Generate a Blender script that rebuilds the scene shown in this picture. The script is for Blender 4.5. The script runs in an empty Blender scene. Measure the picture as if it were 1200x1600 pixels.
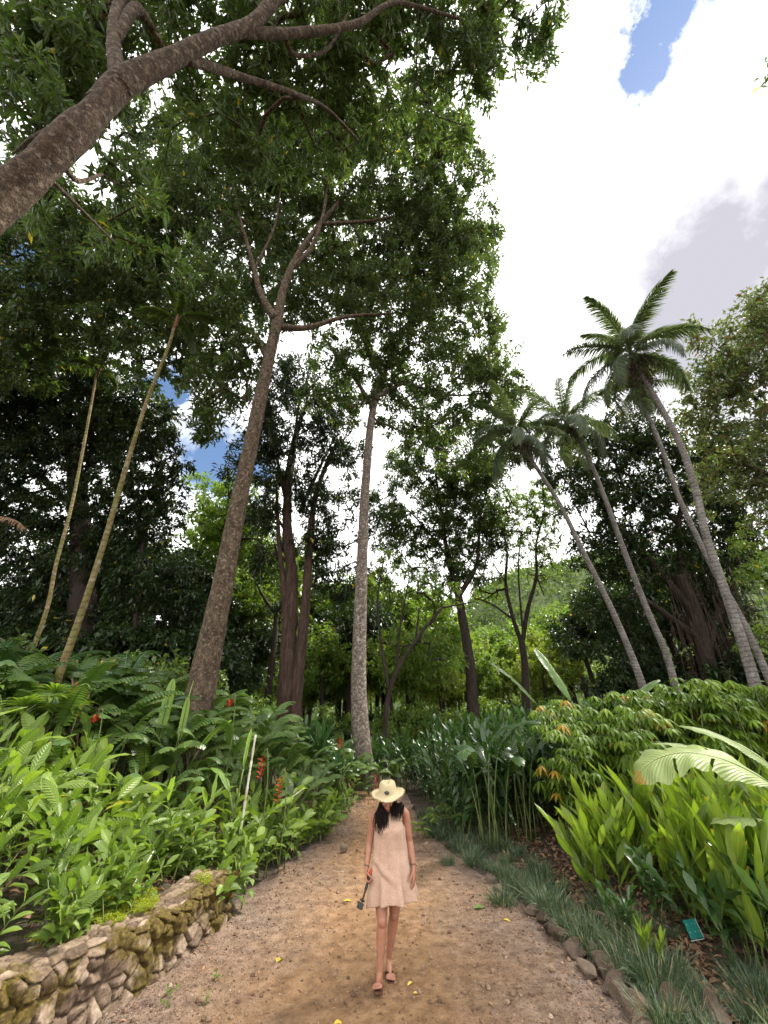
import bpy, math
import numpy as np
from mathutils import Vector
rng = np.random.default_rng(11)
C = bpy.context.scene.collection
F, PT, H = 601.0, math.radians(28.0), 2.15
cs, sn = math.cos(PT), math.sin(PT)

# ------------------------------------------------------------------ vector helpers
def V3(*a): return np.array(a, float)
def nz(v): return v / np.maximum(np.linalg.norm(v, axis=-1, keepdims=True), 1e-9)
def W(px, py, zc):
    u = (px - 600) / F; v = (800 - py) / F
    return V3(u * zc, zc * (cs - v * sn), H + zc * (sn + v * cs))
def at(px, py, Y):
    v = (800 - py) / F
    return W(px, py, Y / (cs - v * sn))
def G(px, py, z=0.0):
    v = (800 - py) / F
    return W(px, py, (z - H) / (sn + v * cs))
def pix(p):
    x, y, z = p[0], p[1], p[2] - H
    zc = y * cs + z * sn
    return 600 + F * x / zc, 800 - F * (-y * sn + z * cs) / zc
def R(a, b, n=None): return rng.uniform(a, b, n)
def sm(x): x = np.clip(x, 0, 1); return x * x * (3 - 2 * x)
def unit(n): return nz(rng.normal(size=(n, 3)))

_perm = np.random.default_rng(3).random(65536)
def _h(ix, iy, iz): return _perm[(ix * 73856093 ^ iy * 19349663 ^ iz * 83492791) & 65535]
def vnoise(p):
    p = np.asarray(p, float); i = np.floor(p).astype(np.int64); f = p - i; f = f * f * (3 - 2 * f)
    x, y, z = i[..., 0], i[..., 1], i[..., 2]; fx, fy, fz = f[..., 0], f[..., 1], f[..., 2]
    def l(a, b, t): return a + (b - a) * t
    return l(l(l(_h(x, y, z), _h(x + 1, y, z), fx), l(_h(x, y + 1, z), _h(x + 1, y + 1, z), fx), fy),
             l(l(_h(x, y, z + 1), _h(x + 1, y, z + 1), fx), l(_h(x, y + 1, z + 1), _h(x + 1, y + 1, z + 1), fx), fy), fz)
def fbm(p, o=4):
    p = np.asarray(p, float); s = 0; a = .5
    for k in range(o): s = s + a * vnoise(p * 2 ** k + 7.3 * k); a *= .5
    return s

# ------------------------------------------------------------------ mesh builder
class MB:
    def __init__(s): s.v = []; s.q = []; s.t = []; s.a = []; s.n = 0
    def add(s, v, q=None, t=None, a=None):
        v = np.asarray(v, float).reshape(-1, 3)
        if q is not None and len(q): s.q.append(np.asarray(q, np.int64).reshape(-1, 4) + s.n)
        if t is not None and len(t): s.t.append(np.asarray(t, np.int64).reshape(-1, 3) + s.n)
        if a is None: a = np.full((len(v), 3), .5)
        a = np.asarray(a, float)
        if a.ndim == 1: a = np.tile(a, (len(v), 1))
        s.v.append(v); s.a.append(a); s.n += len(v)
    def mesh(s, name, smooth=True):
        me = bpy.data.meshes.new(name)
        v = np.concatenate(s.v) if s.v else np.zeros((0, 3))
        q = np.concatenate(s.q) if s.q else np.zeros((0, 4), np.int64)
        t = np.concatenate(s.t) if s.t else np.zeros((0, 3), np.int64)
        me.vertices.add(len(v)); me.vertices.foreach_set('co', v.astype(np.float32).ravel())
        loops = np.concatenate([q.ravel(), t.ravel()]).astype(np.int32)
        me.loops.add(len(loops)); me.loops.foreach_set('vertex_index', loops)
        tot = np.concatenate([np.full(len(q), 4), np.full(len(t), 3)]).astype(np.int32)
        st = np.concatenate([[0], np.cumsum(tot)[:-1]]).astype(np.int32) if len(tot) else np.zeros(0, np.int32)
        me.polygons.add(len(tot)); me.polygons.foreach_set('loop_start', st)
        try: me.polygons.foreach_set('loop_total', tot)
        except Exception: pass
        me.update(calc_edges=True)
        me.polygons.foreach_set('use_smooth', np.full(len(tot), smooth))
        at_ = me.attributes.new('leaf', 'FLOAT_VECTOR', 'POINT')
        at_.data.foreach_set('vector', np.concatenate(s.a).astype(np.float32).ravel())
        return me
    def obj(s, name, mat, parent=None, smooth=True, loc=None):
        me = s.mesh(name, smooth); me.materials.append(mat)
        o = bpy.data.objects.new(name, me); C.objects.link(o)
        if parent is not None: o.parent = parent
        if loc is not None: o.location = [float(c) for c in loc]
        return o
def tag(o, label=None, cat=None, group=None, kind=None):
    if label: o['label'] = label
    if cat: o['category'] = cat
    if group: o['group'] = group
    if kind: o['kind'] = kind
    return o
def thing(name, label, cat, loc=(0, 0, 0), rz=0, group=None):
    o = bpy.data.objects.new(name, None); C.objects.link(o); o.empty_display_size = .1
    o.location = [float(c) for c in loc]; o.rotation_euler = (0, 0, float(rz))
    return tag(o, label, cat, group)
def dup(root, loc, rz, sc=1.0, label=None, group=None, tilt=(0, 0)):
    r = root.copy(); C.objects.link(r); r.location = [float(c) for c in loc]
    r.rotation_euler = (tilt[0], tilt[1], float(rz)); r.scale = (sc, sc, sc)
    if label: r['label'] = label
    if group: r['group'] = group
    for ch in list(root.children):
        c = ch.copy(); C.objects.link(c); c.parent = r
        for g in ch.children:
            d = g.copy(); C.objects.link(d); d.parent = c
    return r

# ------------------------------------------------------------------ shapes
def resample(pts, rad, step):
    pts = np.asarray(pts, float); rad = np.asarray(rad, float)
    if len(pts) < 2: return pts, rad
    P = np.vstack([2 * pts[0] - pts[1], pts, 2 * pts[-1] - pts[-2]]); out = []; ro = []
    for i in range(1, len(P) - 2):
        n = max(1, int(math.ceil(np.linalg.norm(P[i + 1] - P[i]) / step)))
        for k in range(n):
            t = k / n
            out.append(.5 * ((2 * P[i]) + (-P[i - 1] + P[i + 1]) * t + (2 * P[i - 1] - 5 * P[i] + 4 * P[i + 1] - P[i + 2]) * t * t + (-P[i - 1] + 3 * P[i] - 3 * P[i + 1] + P[i + 2]) * t ** 3))
            ro.append(rad[i - 1] * (1 - t) + rad[i] * t)
    out.append(pts[-1]); ro.append(rad[-1])
    return np.array(out), np.array(ro)
def tube(mb, pts, rad, n=8, step=None, bump=0, a=(.5, .5, .5), cap=True, freq=3.0):
    pts = np.asarray(pts, float); rad = np.broadcast_to(np.asarray(rad, float), (len(pts),)).copy()
    if step: pts, rad = resample(pts, rad, step)
    m = len(pts); T = nz(np.gradient(pts, axis=0))
    ref = V3(1, 0, 0) if abs(T[0][0]) < .8 else V3(0, 1, 0)
    U = np.zeros((m, 3)); u = nz(np.cross(T[0], ref))
    for i in range(m):
        u = nz(u - T[i] * np.dot(u, T[i])); U[i] = u
    Vv = np.cross(T, U); th = np.linspace(0, 2 * math.pi, n, endpoint=False)
    ring = U[:, None] * np.cos(th)[None, :, None] + Vv[:, None] * np.sin(th)[None, :, None]
    r = rad[:, None, None] * np.ones((m, n, 1))
    if bump:
        pp = pts[:, None] + ring * rad[:, None, None]
        r = r * (1 + bump * (fbm(pp * freq)[..., None] - .47) * 2)
    Vt = pts[:, None] + ring * r
    i, j = np.meshgrid(np.arange(m - 1), np.arange(n), indexing='ij')
    q = np.stack([i * n + j, i * n + (j + 1) % n, (i + 1) * n + (j + 1) % n, (i + 1) * n + j], -1).reshape(-1, 4)
    v = Vt.reshape(-1, 3); t = []
    if cap:
        v = np.vstack([v, pts[0], pts[-1]]); e = m * n
        t = [[e, (k + 1) % n, k] for k in range(n)] + [[e + 1, (m - 1) * n + k, (m - 1) * n + (k + 1) % n] for k in range(n)]
    mb.add(v, q, t, np.array(a, float))
def prisms(mb, A, B, ra, rb, n=4, a=(.5, .5, .5)):
    if not len(A): return
    T = nz(B - A); ref = np.where(np.abs(T[:, 2:3]) < .9, V3(0, 0, 1), V3(1, 0, 0))
    U = nz(np.cross(T, ref)); Vv = np.cross(T, U); th = np.linspace(0, 2 * math.pi, n, endpoint=False)
    ring = U[:, None] * np.cos(th)[None, :, None] + Vv[:, None] * np.sin(th)[None, :, None]
    v = np.stack([A[:, None] + ring * ra[:, None, None], B[:, None] + ring * rb[:, None, None]], 1).reshape(-1, 3)
    k = np.arange(n); q = np.stack([k, (k + 1) % n, n + (k + 1) % n, n + k], -1)
    q = (np.arange(len(A))[:, None, None] * 2 * n + q[None]).reshape(-1, 4)
    mb.add(v, q, None, np.array(a, float))
PROF = {
    'lance': ([0, .12, .3, .5, .7, .87, 1], [.12, .55, .95, 1, .78, .4, .02]),
    'paddle': ([0, .1, .3, .55, .8, .94, 1], [.1, .45, .8, 1, .9, .45, .03]),
    'oval': ([0, .25, .6, 1], [.15, .85, .9, .05]),
    'blade': ([0, .35, .7, 1], [1, .95, .6, .04]),
    'strip': ([0, .5, 1], [1, 1, .55]),
    'needle': ([0, .4, 1], [.7, 1, .05]),
    'banana': ([0, .05, .15, .3, .45, .6, .75, .87, .95, 1], [.15, .5, .8, .97, 1, 1, .92, .7, .42, .05]),
}
def leaves(mb, base, d, up, L, Wd, prof='lance', droop=.2, fold=.25, tint=.5, wave=0.0):
    base = np.atleast_2d(base); N = len(base); d = nz(np.broadcast_to(d, (N, 3))); up = np.broadcast_to(up, (N, 3))
    L = np.broadcast_to(L, (N,)).astype(float); Wd = np.broadcast_to(Wd, (N,)).astype(float)
    droop = np.broadcast_to(droop, (N,)).astype(float); tint = np.broadcast_to(tint, (N,)).astype(float)
    side = nz(np.cross(d, up) + 1e-6); nr = np.cross(side, d)
    s, w = map(np.array, PROF[prof]); K = len(s)
    c = base[:, None] + L[:, None, None] * (s[None, :, None] * d[:, None]) * (1 - .25 * np.clip(droop, 0, 1)[:, None, None] * (s ** 2)[None, :, None])
    c[..., 2] -= (droop * L)[:, None] * s[None] ** 2
    hw = .5 * Wd[:, None] * w[None]
    wv = np.zeros((N, K))
    if wave: wv = wave * hw * np.sin(s[None] * 14 + R(0, 6, N)[:, None])
    cf, sf = math.cos(fold), math.sin(fold)
    l = c - side[:, None] * (hw * cf)[..., None] + nr[:, None] * (hw * sf + wv)[..., None]
    r = c + side[:, None] * (hw * cf)[..., None] + nr[:, None] * (hw * sf - wv)[..., None]
    v = np.stack([l, c, r], 2)
    at_ = np.zeros((N, K, 3, 3)); at_[..., 0] = np.array([-1, 0, 1]); at_[..., 1] = s[None, :, None]; at_[..., 2] = tint[:, None, None]
    k = np.arange(K - 1) * 3
    q = np.concatenate([np.stack([k, k + 1, k + 4, k + 3], -1), np.stack([k + 1, k + 2, k + 5, k + 4], -1)])
    q = (np.arange(N)[:, None, None] * K * 3 + q[None]).reshape(-1, 4)
    mb.add(v.reshape(-1, 3), q, None, at_.reshape(-1, 3))
def diamonds(mb, base, d, up, L, Wd, tint, fold=.3, droop=.15):
    N = len(base); side = nz(np.cross(d, up) + 1e-6); nr = np.cross(side, d)
    L = np.broadcast_to(L, (N,))[:, None]; Wd = np.broadcast_to(Wd, (N,))[:, None] * .5
    mid = base + d * L * .5
    l = mid - side * Wd + nr * Wd * fold; r = mid + side * Wd + nr * Wd * fold
    tip = base + d * L; tip[:, 2] -= droop * L[:, 0]
    v = np.stack([base, l, tip, r], 1).reshape(-1, 3)
    q = np.arange(N * 4).reshape(-1, 4)
    a = np.zeros((N, 4, 3)); a[:, 1, 0] = -1; a[:, 3, 0] = 1; a[:, 1, 1] = a[:, 3, 1] = .5; a[:, 2, 1] = 1; a[:, :, 2] = np.broadcast_to(tint, (N,))[:, None]
    mb.add(v, q, None, a.reshape(-1, 3))
def arch(base, az, e0, e1, length, n=8, wob=0.0):
    t = np.linspace(0, 1, n); e = e0 + (e1 - e0) * t ** 1.2; azs = az + wob * np.sin(t * 3)
    T = np.stack([np.cos(e) * np.cos(azs), np.cos(e) * np.sin(azs), np.sin(e)], -1)
    P = np.vstack([np.zeros(3), np.cumsum(T[:-1] * length / (n - 1), axis=0)]) + base
    return P, T
def uvsphere(mb, c, r, nu=16, nv=10, a=(.5, .5, .5), rot=None):
    r = np.broadcast_to(np.asarray(r, float), (3,)); u = np.linspace(0, 2 * math.pi, nu, endpoint=False); v = np.linspace(0, math.pi, nv + 1)[1:-1]
    p = np.stack([np.outer(np.sin(v), np.cos(u)), np.outer(np.sin(v), np.sin(u)), np.outer(np.cos(v), np.ones(nu))], -1).reshape(-1, 3)
    p = np.vstack([p, [0, 0, 1], [0, 0, -1]]) * r
    if rot is not None: p = p @ np.asarray(rot).T
    m = nv - 1; i, j = np.meshgrid(np.arange(m - 1), np.arange(nu), indexing='ij')
    q = np.stack([i * nu + j, (i + 1) * nu + j, (i + 1) * nu + (j + 1) % nu, i * nu + (j + 1) % nu], -1).reshape(-1, 4)
    e = m * nu; t = [[e, k, (k + 1) % nu] for k in range(nu)] + [[e + 1, (m - 1) * nu + (k + 1) % nu, (m - 1) * nu + k] for k in range(nu)]
    mb.add(p + c, q, t, np.array(a, float))
def capsule(mb, p0, p1, r0, r1, n=14):
    p0 = np.asarray(p0, float); p1 = np.asarray(p1, float); T = nz(p1 - p0)
    a = np.array([-math.pi / 2 + .15, -1, -.5]); b = np.array([.5, 1, math.pi / 2 - .15])
    pts = [p0 + T * r0 * math.sin(x) for x in a] + [p0, p1] + [p1 + T * r1 * math.sin(x) for x in b]
    rr = [r0 * math.cos(x) for x in a] + [r0, r1] + [r1 * math.cos(x) for x in b]
    tube(mb, pts, rr, n)
def tubefix(mb): pass

# ------------------------------------------------------------------ materials
def newmat(name):
    m = bpy.data.materials.new(name); m.use_nodes = True; nt = m.node_tree; nt.nodes.clear()
    return m, nt, nt.nodes.new('ShaderNodeOutputMaterial')
def nd(nt, t, **k):
    n = nt.nodes.new(t)
    for a, b in k.items():
        if a.startswith('i_'):
            key = a[2:]; n.inputs[int(key) if key.isdigit() else key.replace('_', ' ')].default_value = b
        else: setattr(n, a, b)
    return n
def lk(nt, a, b): nt.links.new(a, b)
def ramp(nt, fac, stops, interp='LINEAR'):
    n = nt.nodes.new('ShaderNodeValToRGB'); cr = n.color_ramp; cr.interpolation = interp
    while len(cr.elements) < len(stops): cr.elements.new(.5)
    for e, (p, c) in zip(cr.elements, stops): e.position = p; e.color = (c[0], c[1], c[2], 1)
    if fac is not None: lk(nt, fac, n.inputs[0])
    return n.outputs[0]
def math_(nt, op, a, b=None, c=None):
    n = nt.nodes.new('ShaderNodeMath'); n.operation = op
    for i, x in enumerate((a, b, c)):
        if x is None: continue
        if isinstance(x, (int, float)): n.inputs[i].default_value = x
        else: lk(nt, x, n.inputs[i])
    return n.outputs[0]
def mixc(nt, f, a, b, mode='MIX'):
    n = nt.nodes.new('ShaderNodeMix'); n.data_type = 'RGBA'; n.blend_type = mode
    for i, x in ((0, f), (6, a), (7, b)):
        if isinstance(x, (int, float)): n.inputs[i].default_value = x
        elif isinstance(x, tuple): n.inputs[i].default_value = (*x, 1)
        else: lk(nt, x, n.inputs[i])
    return n.outputs[2]
def leafmat(name, c0, c1, c2, alt=(.45, .35, .04), trans=.35, rough=.42, spec=.5, veins=0, rib=.35, tgain=(1.5, 1.6, .7), spot=16.0):
    m, nt, out = newmat(name)
    a = nd(nt, 'ShaderNodeAttribute', attribute_name='leaf'); sp = nd(nt, 'ShaderNodeSeparateXYZ'); lk(nt, a.outputs['Vector'], sp.inputs[0])
    oi = nd(nt, 'ShaderNodeObjectInfo')
    t = math_(nt, 'ADD', sp.outputs[2], math_(nt, 'MULTIPLY_ADD', oi.outputs['Random'], .16, -.08))
    isalt = math_(nt, 'GREATER_THAN', sp.outputs[2], .93)
    col = ramp(nt, t, [(0, c0), (.5, c1), (.9, c2)])
    col = mixc(nt, isalt, col, alt)
    ax = math_(nt, 'ABSOLUTE', sp.outputs[0])
    if rib:
        rm = math_(nt, 'SUBTRACT', 1.0, math_(nt, 'SMOOTH_MIN', math_(nt, 'MULTIPLY', ax, 9.0), 1.0, .2))
        col = mixc(nt, math_(nt, 'MULTIPLY', math_(nt, 'MAXIMUM', rm, 0.0), rib), col, (min(1, c2[0] * 2.2), min(1, c2[1] * 1.8), c2[2] * 2))
    tip = math_(nt, 'MULTIPLY', math_(nt, 'GREATER_THAN', sp.outputs[1], .90), math_(nt, 'GREATER_THAN', math_(nt, 'FRACT', math_(nt, 'MULTIPLY', sp.outputs[2], 37.0)), .62))
    ge = nd(nt, 'ShaderNodeNewGeometry'); ns = nd(nt, 'ShaderNodeTexNoise', i_Scale=spot, i_Detail=3, i_Roughness=.6); lk(nt, ge.outputs['Position'], ns.inputs['Vector'])
    col = mixc(nt, math_(nt, 'MAXIMUM', math_(nt, 'MULTIPLY', tip, .75), ramp(nt, ns.outputs[0], [(.64, (0, 0, 0)), (.72, (.55, .55, .55))])), col, (c2[0] * .9 + .06, c2[1] * .45 + .05, .03))
    nrm = None
    if veins:
        ph = math_(nt, 'ADD', math_(nt, 'MULTIPLY', sp.outputs[1], veins), math_(nt, 'MULTIPLY', ax, -veins * .12))
        sw = math_(nt, 'SINE', ph)
        col = mixc(nt, math_(nt, 'MULTIPLY_ADD', sw, .1, .1), col, (c2[0] * 1.4, c2[1] * 1.4, c2[2] * 1.4))
        b = nd(nt, 'ShaderNodeBump'); b.inputs['Strength'].default_value = .35; b.inputs['Distance'].default_value = .01; lk(nt, sw, b.inputs['Height']); nrm = b.outputs[0]
    pr = nd(nt, 'ShaderNodeBsdfPrincipled'); pr.inputs['Roughness'].default_value = rough; pr.inputs['Specular IOR Level'].default_value = spec
    lk(nt, col, pr.inputs['Base Color'])
    tr = nd(nt, 'ShaderNodeBsdfTranslucent')
    tc = mixc(nt, 1.0, col, tuple(tgain), 'MULTIPLY'); lk(nt, tc, tr.inputs[0])
    if nrm is not None: lk(nt, nrm, pr.inputs['Normal'])
    mx = nd(nt, 'ShaderNodeMixShader'); mx.inputs[0].default_value = trans
    lk(nt, pr.outputs[0], mx.inputs[1]); lk(nt, tr.outputs[0], mx.inputs[2]); lk(nt, mx.outputs[0], out.inputs[0])
    return m
def barkmat(name, c0, c1, c2=None, scale=6, stretch=.25, bump=.6, patch=None, patch_c=(.5, .48, .42), rings=None, moss=0, pk=.6, rk=.3):
    m, nt, out = newmat(name)
    tc = nd(nt, 'ShaderNodeTexCoord'); mp = nd(nt, 'ShaderNodeMapping'); mp.inputs['Scale'].default_value = (1, 1, stretch); lk(nt, tc.outputs['Object'], mp.inputs[0])
    n1 = nd(nt, 'ShaderNodeTexNoise', i_Scale=scale, i_Detail=8, i_Roughness=.65); lk(nt, mp.outputs[0], n1.inputs['Vector'])
    n2 = nd(nt, 'ShaderNodeTexNoise', i_Scale=scale * 5, i_Detail=5, i_Roughness=.6); lk(nt, mp.outputs[0], n2.inputs['Vector'])
    h = math_(nt, 'ADD', math_(nt, 'MULTIPLY', n1.outputs[0], .6), math_(nt, 'MULTIPLY', n2.outputs[0], .4))
    col = ramp(nt, h, [(.35, c0), (.5, c1), (.65, c2 or c1)])
    if patch:
        n3 = nd(nt, 'ShaderNodeTexNoise', i_Scale=patch, i_Detail=6, i_Roughness=.6); lk(nt, tc.outputs['Object'], n3.inputs['Vector'])
        f = ramp(nt, n3.outputs[0], [(.52, (0, 0, 0)), (.66, (pk, pk, pk))]); col = mixc(nt, f, col, patch_c)
    if moss:
        n4 = nd(nt, 'ShaderNodeTexNoise', i_Scale=1.3, i_Detail=6); lk(nt, tc.outputs['Object'], n4.inputs['Vector'])
        f = ramp(nt, n4.outputs[0], [(.48, (0, 0, 0)), (.62, (moss, moss, moss))]); col = mixc(nt, f, col, (.12, .13, .02))
    if rings:
        sp = nd(nt, 'ShaderNodeSeparateXYZ'); lk(nt, tc.outputs['Object'], sp.inputs[0])
        zz = math_(nt, 'ADD', math_(nt, 'MULTIPLY', sp.outputs[2], rings), math_(nt, 'MULTIPLY', n1.outputs[0], 5.0))
        s = math_(nt, 'POWER', math_(nt, 'ABSOLUTE', math_(nt, 'SINE', zz)), 12.0)
        col = mixc(nt, math_(nt, 'MULTIPLY', s, rk), col, tuple(x * .35 for x in c0)); h = math_(nt, 'SUBTRACT', h, math_(nt, 'MULTIPLY', s, .5))
    pr = nd(nt, 'ShaderNodeBsdfPrincipled'); pr.inputs['Roughness'].default_value = .85; pr.inputs['Specular IOR Level'].default_value = .2
    b = nd(nt, 'ShaderNodeBump'); b.inputs['Strength'].default_value = bump; b.inputs['Distance'].default_value = .07; lk(nt, h, b.inputs['Height'])
    lk(nt, b.outputs[0], pr.inputs['Normal']); lk(nt, col, pr.inputs['Base Color']); lk(nt, pr.outputs[0], out.inputs[0])
    return m
def plainmat(name, c0, c1=None, scale=20, rough=.6, bump=0, spec=.4, detail=4, dist=.01, metal=0):
    m, nt, out = newmat(name)
    pr = nd(nt, 'ShaderNodeBsdfPrincipled'); pr.inputs['Roughness'].default_value = rough; pr.inputs['Specular IOR Level'].default_value = spec; pr.inputs['Metallic'].default_value = metal
    tc = nd(nt, 'ShaderNodeTexCoord'); n1 = nd(nt, 'ShaderNodeTexNoise', i_Scale=scale, i_Detail=detail); lk(nt, tc.outputs['Object'], n1.inputs['Vector'])
    lk(nt, ramp(nt, n1.outputs[0], [(.35, c0), (.65, c1 or c0)]), pr.inputs['Base Color'])
    if bump:
        b = nd(nt, 'ShaderNodeBump'); b.inputs['Strength'].default_value = bump; b.inputs['Distance'].default_value = dist; lk(nt, n1.outputs[0], b.inputs['Height']); lk(nt, b.outputs[0], pr.inputs['Normal'])
    lk(nt, pr.outputs[0], out.inputs[0]); return m

M = {}
M['canopy'] = leafmat('canopy_leaf', (.034, .062, .02), (.068, .11, .033), (.13, .185, .05), trans=.4)
M['near'] = leafmat('near_leaf', (.026, .052, .016), (.055, .10, .028), (.13, .19, .045), trans=.42)
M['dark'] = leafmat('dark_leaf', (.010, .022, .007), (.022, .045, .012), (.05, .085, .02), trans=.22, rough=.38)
M['light'] = leafmat('light_leaf', (.06, .115, .02), (.125, .20, .035), (.21, .30, .06), trans=.4)
M['yellow'] = leafmat('yellowgreen_leaf', (.10, .15, .02), (.18, .24, .04), (.28, .33, .07), trans=.4)
M['rust'] = leafmat('rusty_leaf', (.05, .08, .03), (.095, .135, .055), (.17, .20, .09), alt=(.17, .10, .06), trans=.3)
M['ginger'] = leafmat('ginger_leaf', (.045, .09, .016), (.11, .185, .03), (.22, .31, .055), alt=(.30, .29, .05), trans=.38, veins=70, rough=.38)
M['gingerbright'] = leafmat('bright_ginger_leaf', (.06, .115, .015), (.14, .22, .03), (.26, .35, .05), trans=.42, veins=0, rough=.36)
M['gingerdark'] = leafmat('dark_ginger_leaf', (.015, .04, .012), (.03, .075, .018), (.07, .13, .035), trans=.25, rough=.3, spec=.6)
M['helic'] = leafmat('torn_leaf', (.035, .08, .02), (.08, .15, .035), (.16, .24, .065), trans=.32, rough=.36, spec=.55)
M['banana'] = leafmat('banana_leaf', (.13, .24, .04), (.19, .33, .06), (.28, .40, .10), alt=(.6, .4, .03), trans=.4, veins=160, rib=.6, rough=.4)
M['banana2'] = leafmat('tall_banana_leaf', (.04, .10, .015), (.08, .17, .025), (.2, .27, .12), trans=.4, veins=160, rib=.5, rough=.35)
M['banana3'] = leafmat('wilted_banana_leaf', (.15, .22, .06), (.21, .29, .085), (.30, .37, .14), alt=(.45, .28, .04), trans=.3, veins=200, rib=.6, rough=.45)
M['paddle'] = leafmat('paddle_leaf', (.02, .055, .018), (.035, .085, .025), (.07, .13, .045), trans=.15, rough=.28, spec=.6, rib=.5)
M['umb'] = leafmat('umbrella_leaf', (.05, .10, .012), (.11, .19, .02), (.21, .30, .035), alt=(.36, .22, .03), trans=.4, rough=.45, spec=.35)
M['frond'] = leafmat('frond_leaf', (.065, .09, .058), (.10, .135, .085), (.15, .19, .12), trans=.28, rough=.55, rib=0, spec=.25)
M['mondo'] = leafmat('mondo_leaf', (.03, .06, .03), (.065, .11, .055), (.17, .22, .12), alt=(.32, .27, .14), trans=.2, rough=.45, rib=0)
M['stem'] = plainmat('green_stem', (.06, .10, .02), (.14, .17, .05), 8, .5)
M['redflower'] = plainmat('red_bract', (.35, .02, .01), (.5, .06, .02), 30, .5)
M['deadleaf'] = leafmat('dead_leaf', (.08, .035, .02), (.16, .085, .05), (.33, .2, .11), alt=(.35, .2, .1), trans=.15, rough=.7)
M['yellowleaf'] = leafmat('fallen_yellow_leaf', (.55, .38, .04), (.65, .48, .06), (.75, .62, .14), trans=.2, rough=.5)
M['moss'] = leafmat('moss', (.12, .16, .01), (.25, .30, .02), (.42, .44, .04), trans=.4, rib=0)
M['bark'] = barkmat('brown_bark', (.022, .015, .009), (.080, .055, .036), (.17, .125, .085), 8, .5, 1.0, patch=13, patch_c=(.24, .195, .145), pk=.8)
M['barknear'] = barkmat('near_bark', (.016, .010, .006), (.062, .040, .024), (.14, .098, .062), 11, .8, 1.0, patch=15, patch_c=(.24, .19, .14), pk=.75)
M['barkpale'] = barkmat('pale_bark', (.05, .036, .028), (.13, .10, .08), (.26, .22, .18), 9, .8, .8, patch=11, patch_c=(.40, .35, .30), pk=1)
M['barkdark'] = barkmat('dark_bark', (.014, .010, .008), (.036, .026, .020), (.065, .048, .036), 7, .2, .9)
M['barkred'] = barkmat('reddish_bark', (.02, .012, .009), (.06, .038, .028), (.12, .078, .058), 9, .12, 1.0)
M['palmbark'] = barkmat('palm_bark', (.07, .062, .055), (.15, .135, .12), (.22, .2, .18), 6, .6, .5, rings=30, patch=5, patch_c=(.26, .25, .235))
M['palmyellow'] = barkmat('yellow_palm_bark', (.07, .055, .02), (.16, .12, .05), (.26, .21, .12), 5, .4, .4, rings=20, moss=.7, patch=6, patch_c=(.32, .29, .23))
M['twig'] = plainmat('twig_bark', (.03, .022, .015), (.08, .055, .035), 9, .8)
# ------------------------------------------------------------------ terrain
EL = np.array([(-8, -5.2), (0, -4.5), (2.5, -3.55), (4.0, -2.62), (4.6, -2.3), (5.4, -2.06), (6.16, -1.93), (7.26, -1.75), (9.0, -1.32), (9.8, -1.15), (12.5, -1.0), (15, -1.3), (18, -2.6), (24, -6)])
ER = np.array([(-8, 2.5), (0, 2.3), (4.6, 2.02), (5.5, 1.92), (6.66, 1.74), (7.8, 1.42), (9, 1.06), (12.1, .62), (14, .55), (18, -.6), (24, -4)])
def edgeL(y): return np.interp(y, EL[:, 0], EL[:, 1])
def edgeR(y): return np.interp(y, ER[:, 0], ER[:, 1])
def gz(x, y, raw=False):
    x = np.asarray(x, float); y = np.asarray(y, float)
    sl = edgeL(y) - x; sr = x - edgeR(y)
    wall = sm((6.35 - y) / .2)
    hl = wall * .40 * sm(sl / .12) + (1 - wall) * .3 * sm(sl / 1.2) + .9 * sm((sl - 1.0) / 6)
    hr = .06 * sm(sr / .15) + .45 * sm((sr - .3) / 6)
    h = np.where(sl > 0, hl, np.where(sr > 0, hr, 0))
    h = h * sm((40 - np.abs(y)) / 20)
    if not raw: h = h + .05 * (fbm(np.stack([x * .9, y * .9, 0 * x], -1)) - .47) * (np.maximum(sl, sr) > .1)
    return h
def gzf(x, y): return float(gz(np.array([x]), np.array([y]))[0])

def groundmat():
    m, nt, out = newmat('bed_soil')
    tc = nd(nt, 'ShaderNodeTexCoord')
    n1 = nd(nt, 'ShaderNodeTexNoise', i_Scale=2.0, i_Detail=8, i_Roughness=.65); lk(nt, tc.outputs['Object'], n1.inputs['Vector'])
    n2 = nd(nt, 'ShaderNodeTexNoise', i_Scale=25.0, i_Detail=6, i_Roughness=.7); lk(nt, tc.outputs['Object'], n2.inputs['Vector'])
    col = ramp(nt, n2.outputs[0], [(.3, (.025, .017, .012)), (.5, (.06, .04, .028)), (.7, (.13, .09, .06))])
    col = mixc(nt, ramp(nt, n1.outputs[0], [(.45, (0, 0, 0)), (.65, (.6, .6, .6))]), col, (.03, .05, .015))
    pr = nd(nt, 'ShaderNodeBsdfPrincipled'); pr.inputs['Roughness'].default_value = .95
    b = nd(nt, 'ShaderNodeBump'); b.inputs['Strength'].default_value = .8; b.inputs['Distance'].default_value = .04; lk(nt, n2.outputs[0], b.inputs['Height']); lk(nt, b.outputs[0], pr.inputs['Normal'])
    lk(nt, col, pr.inputs['Base Color']); lk(nt, pr.outputs[0], out.inputs[0]); return m
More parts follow.
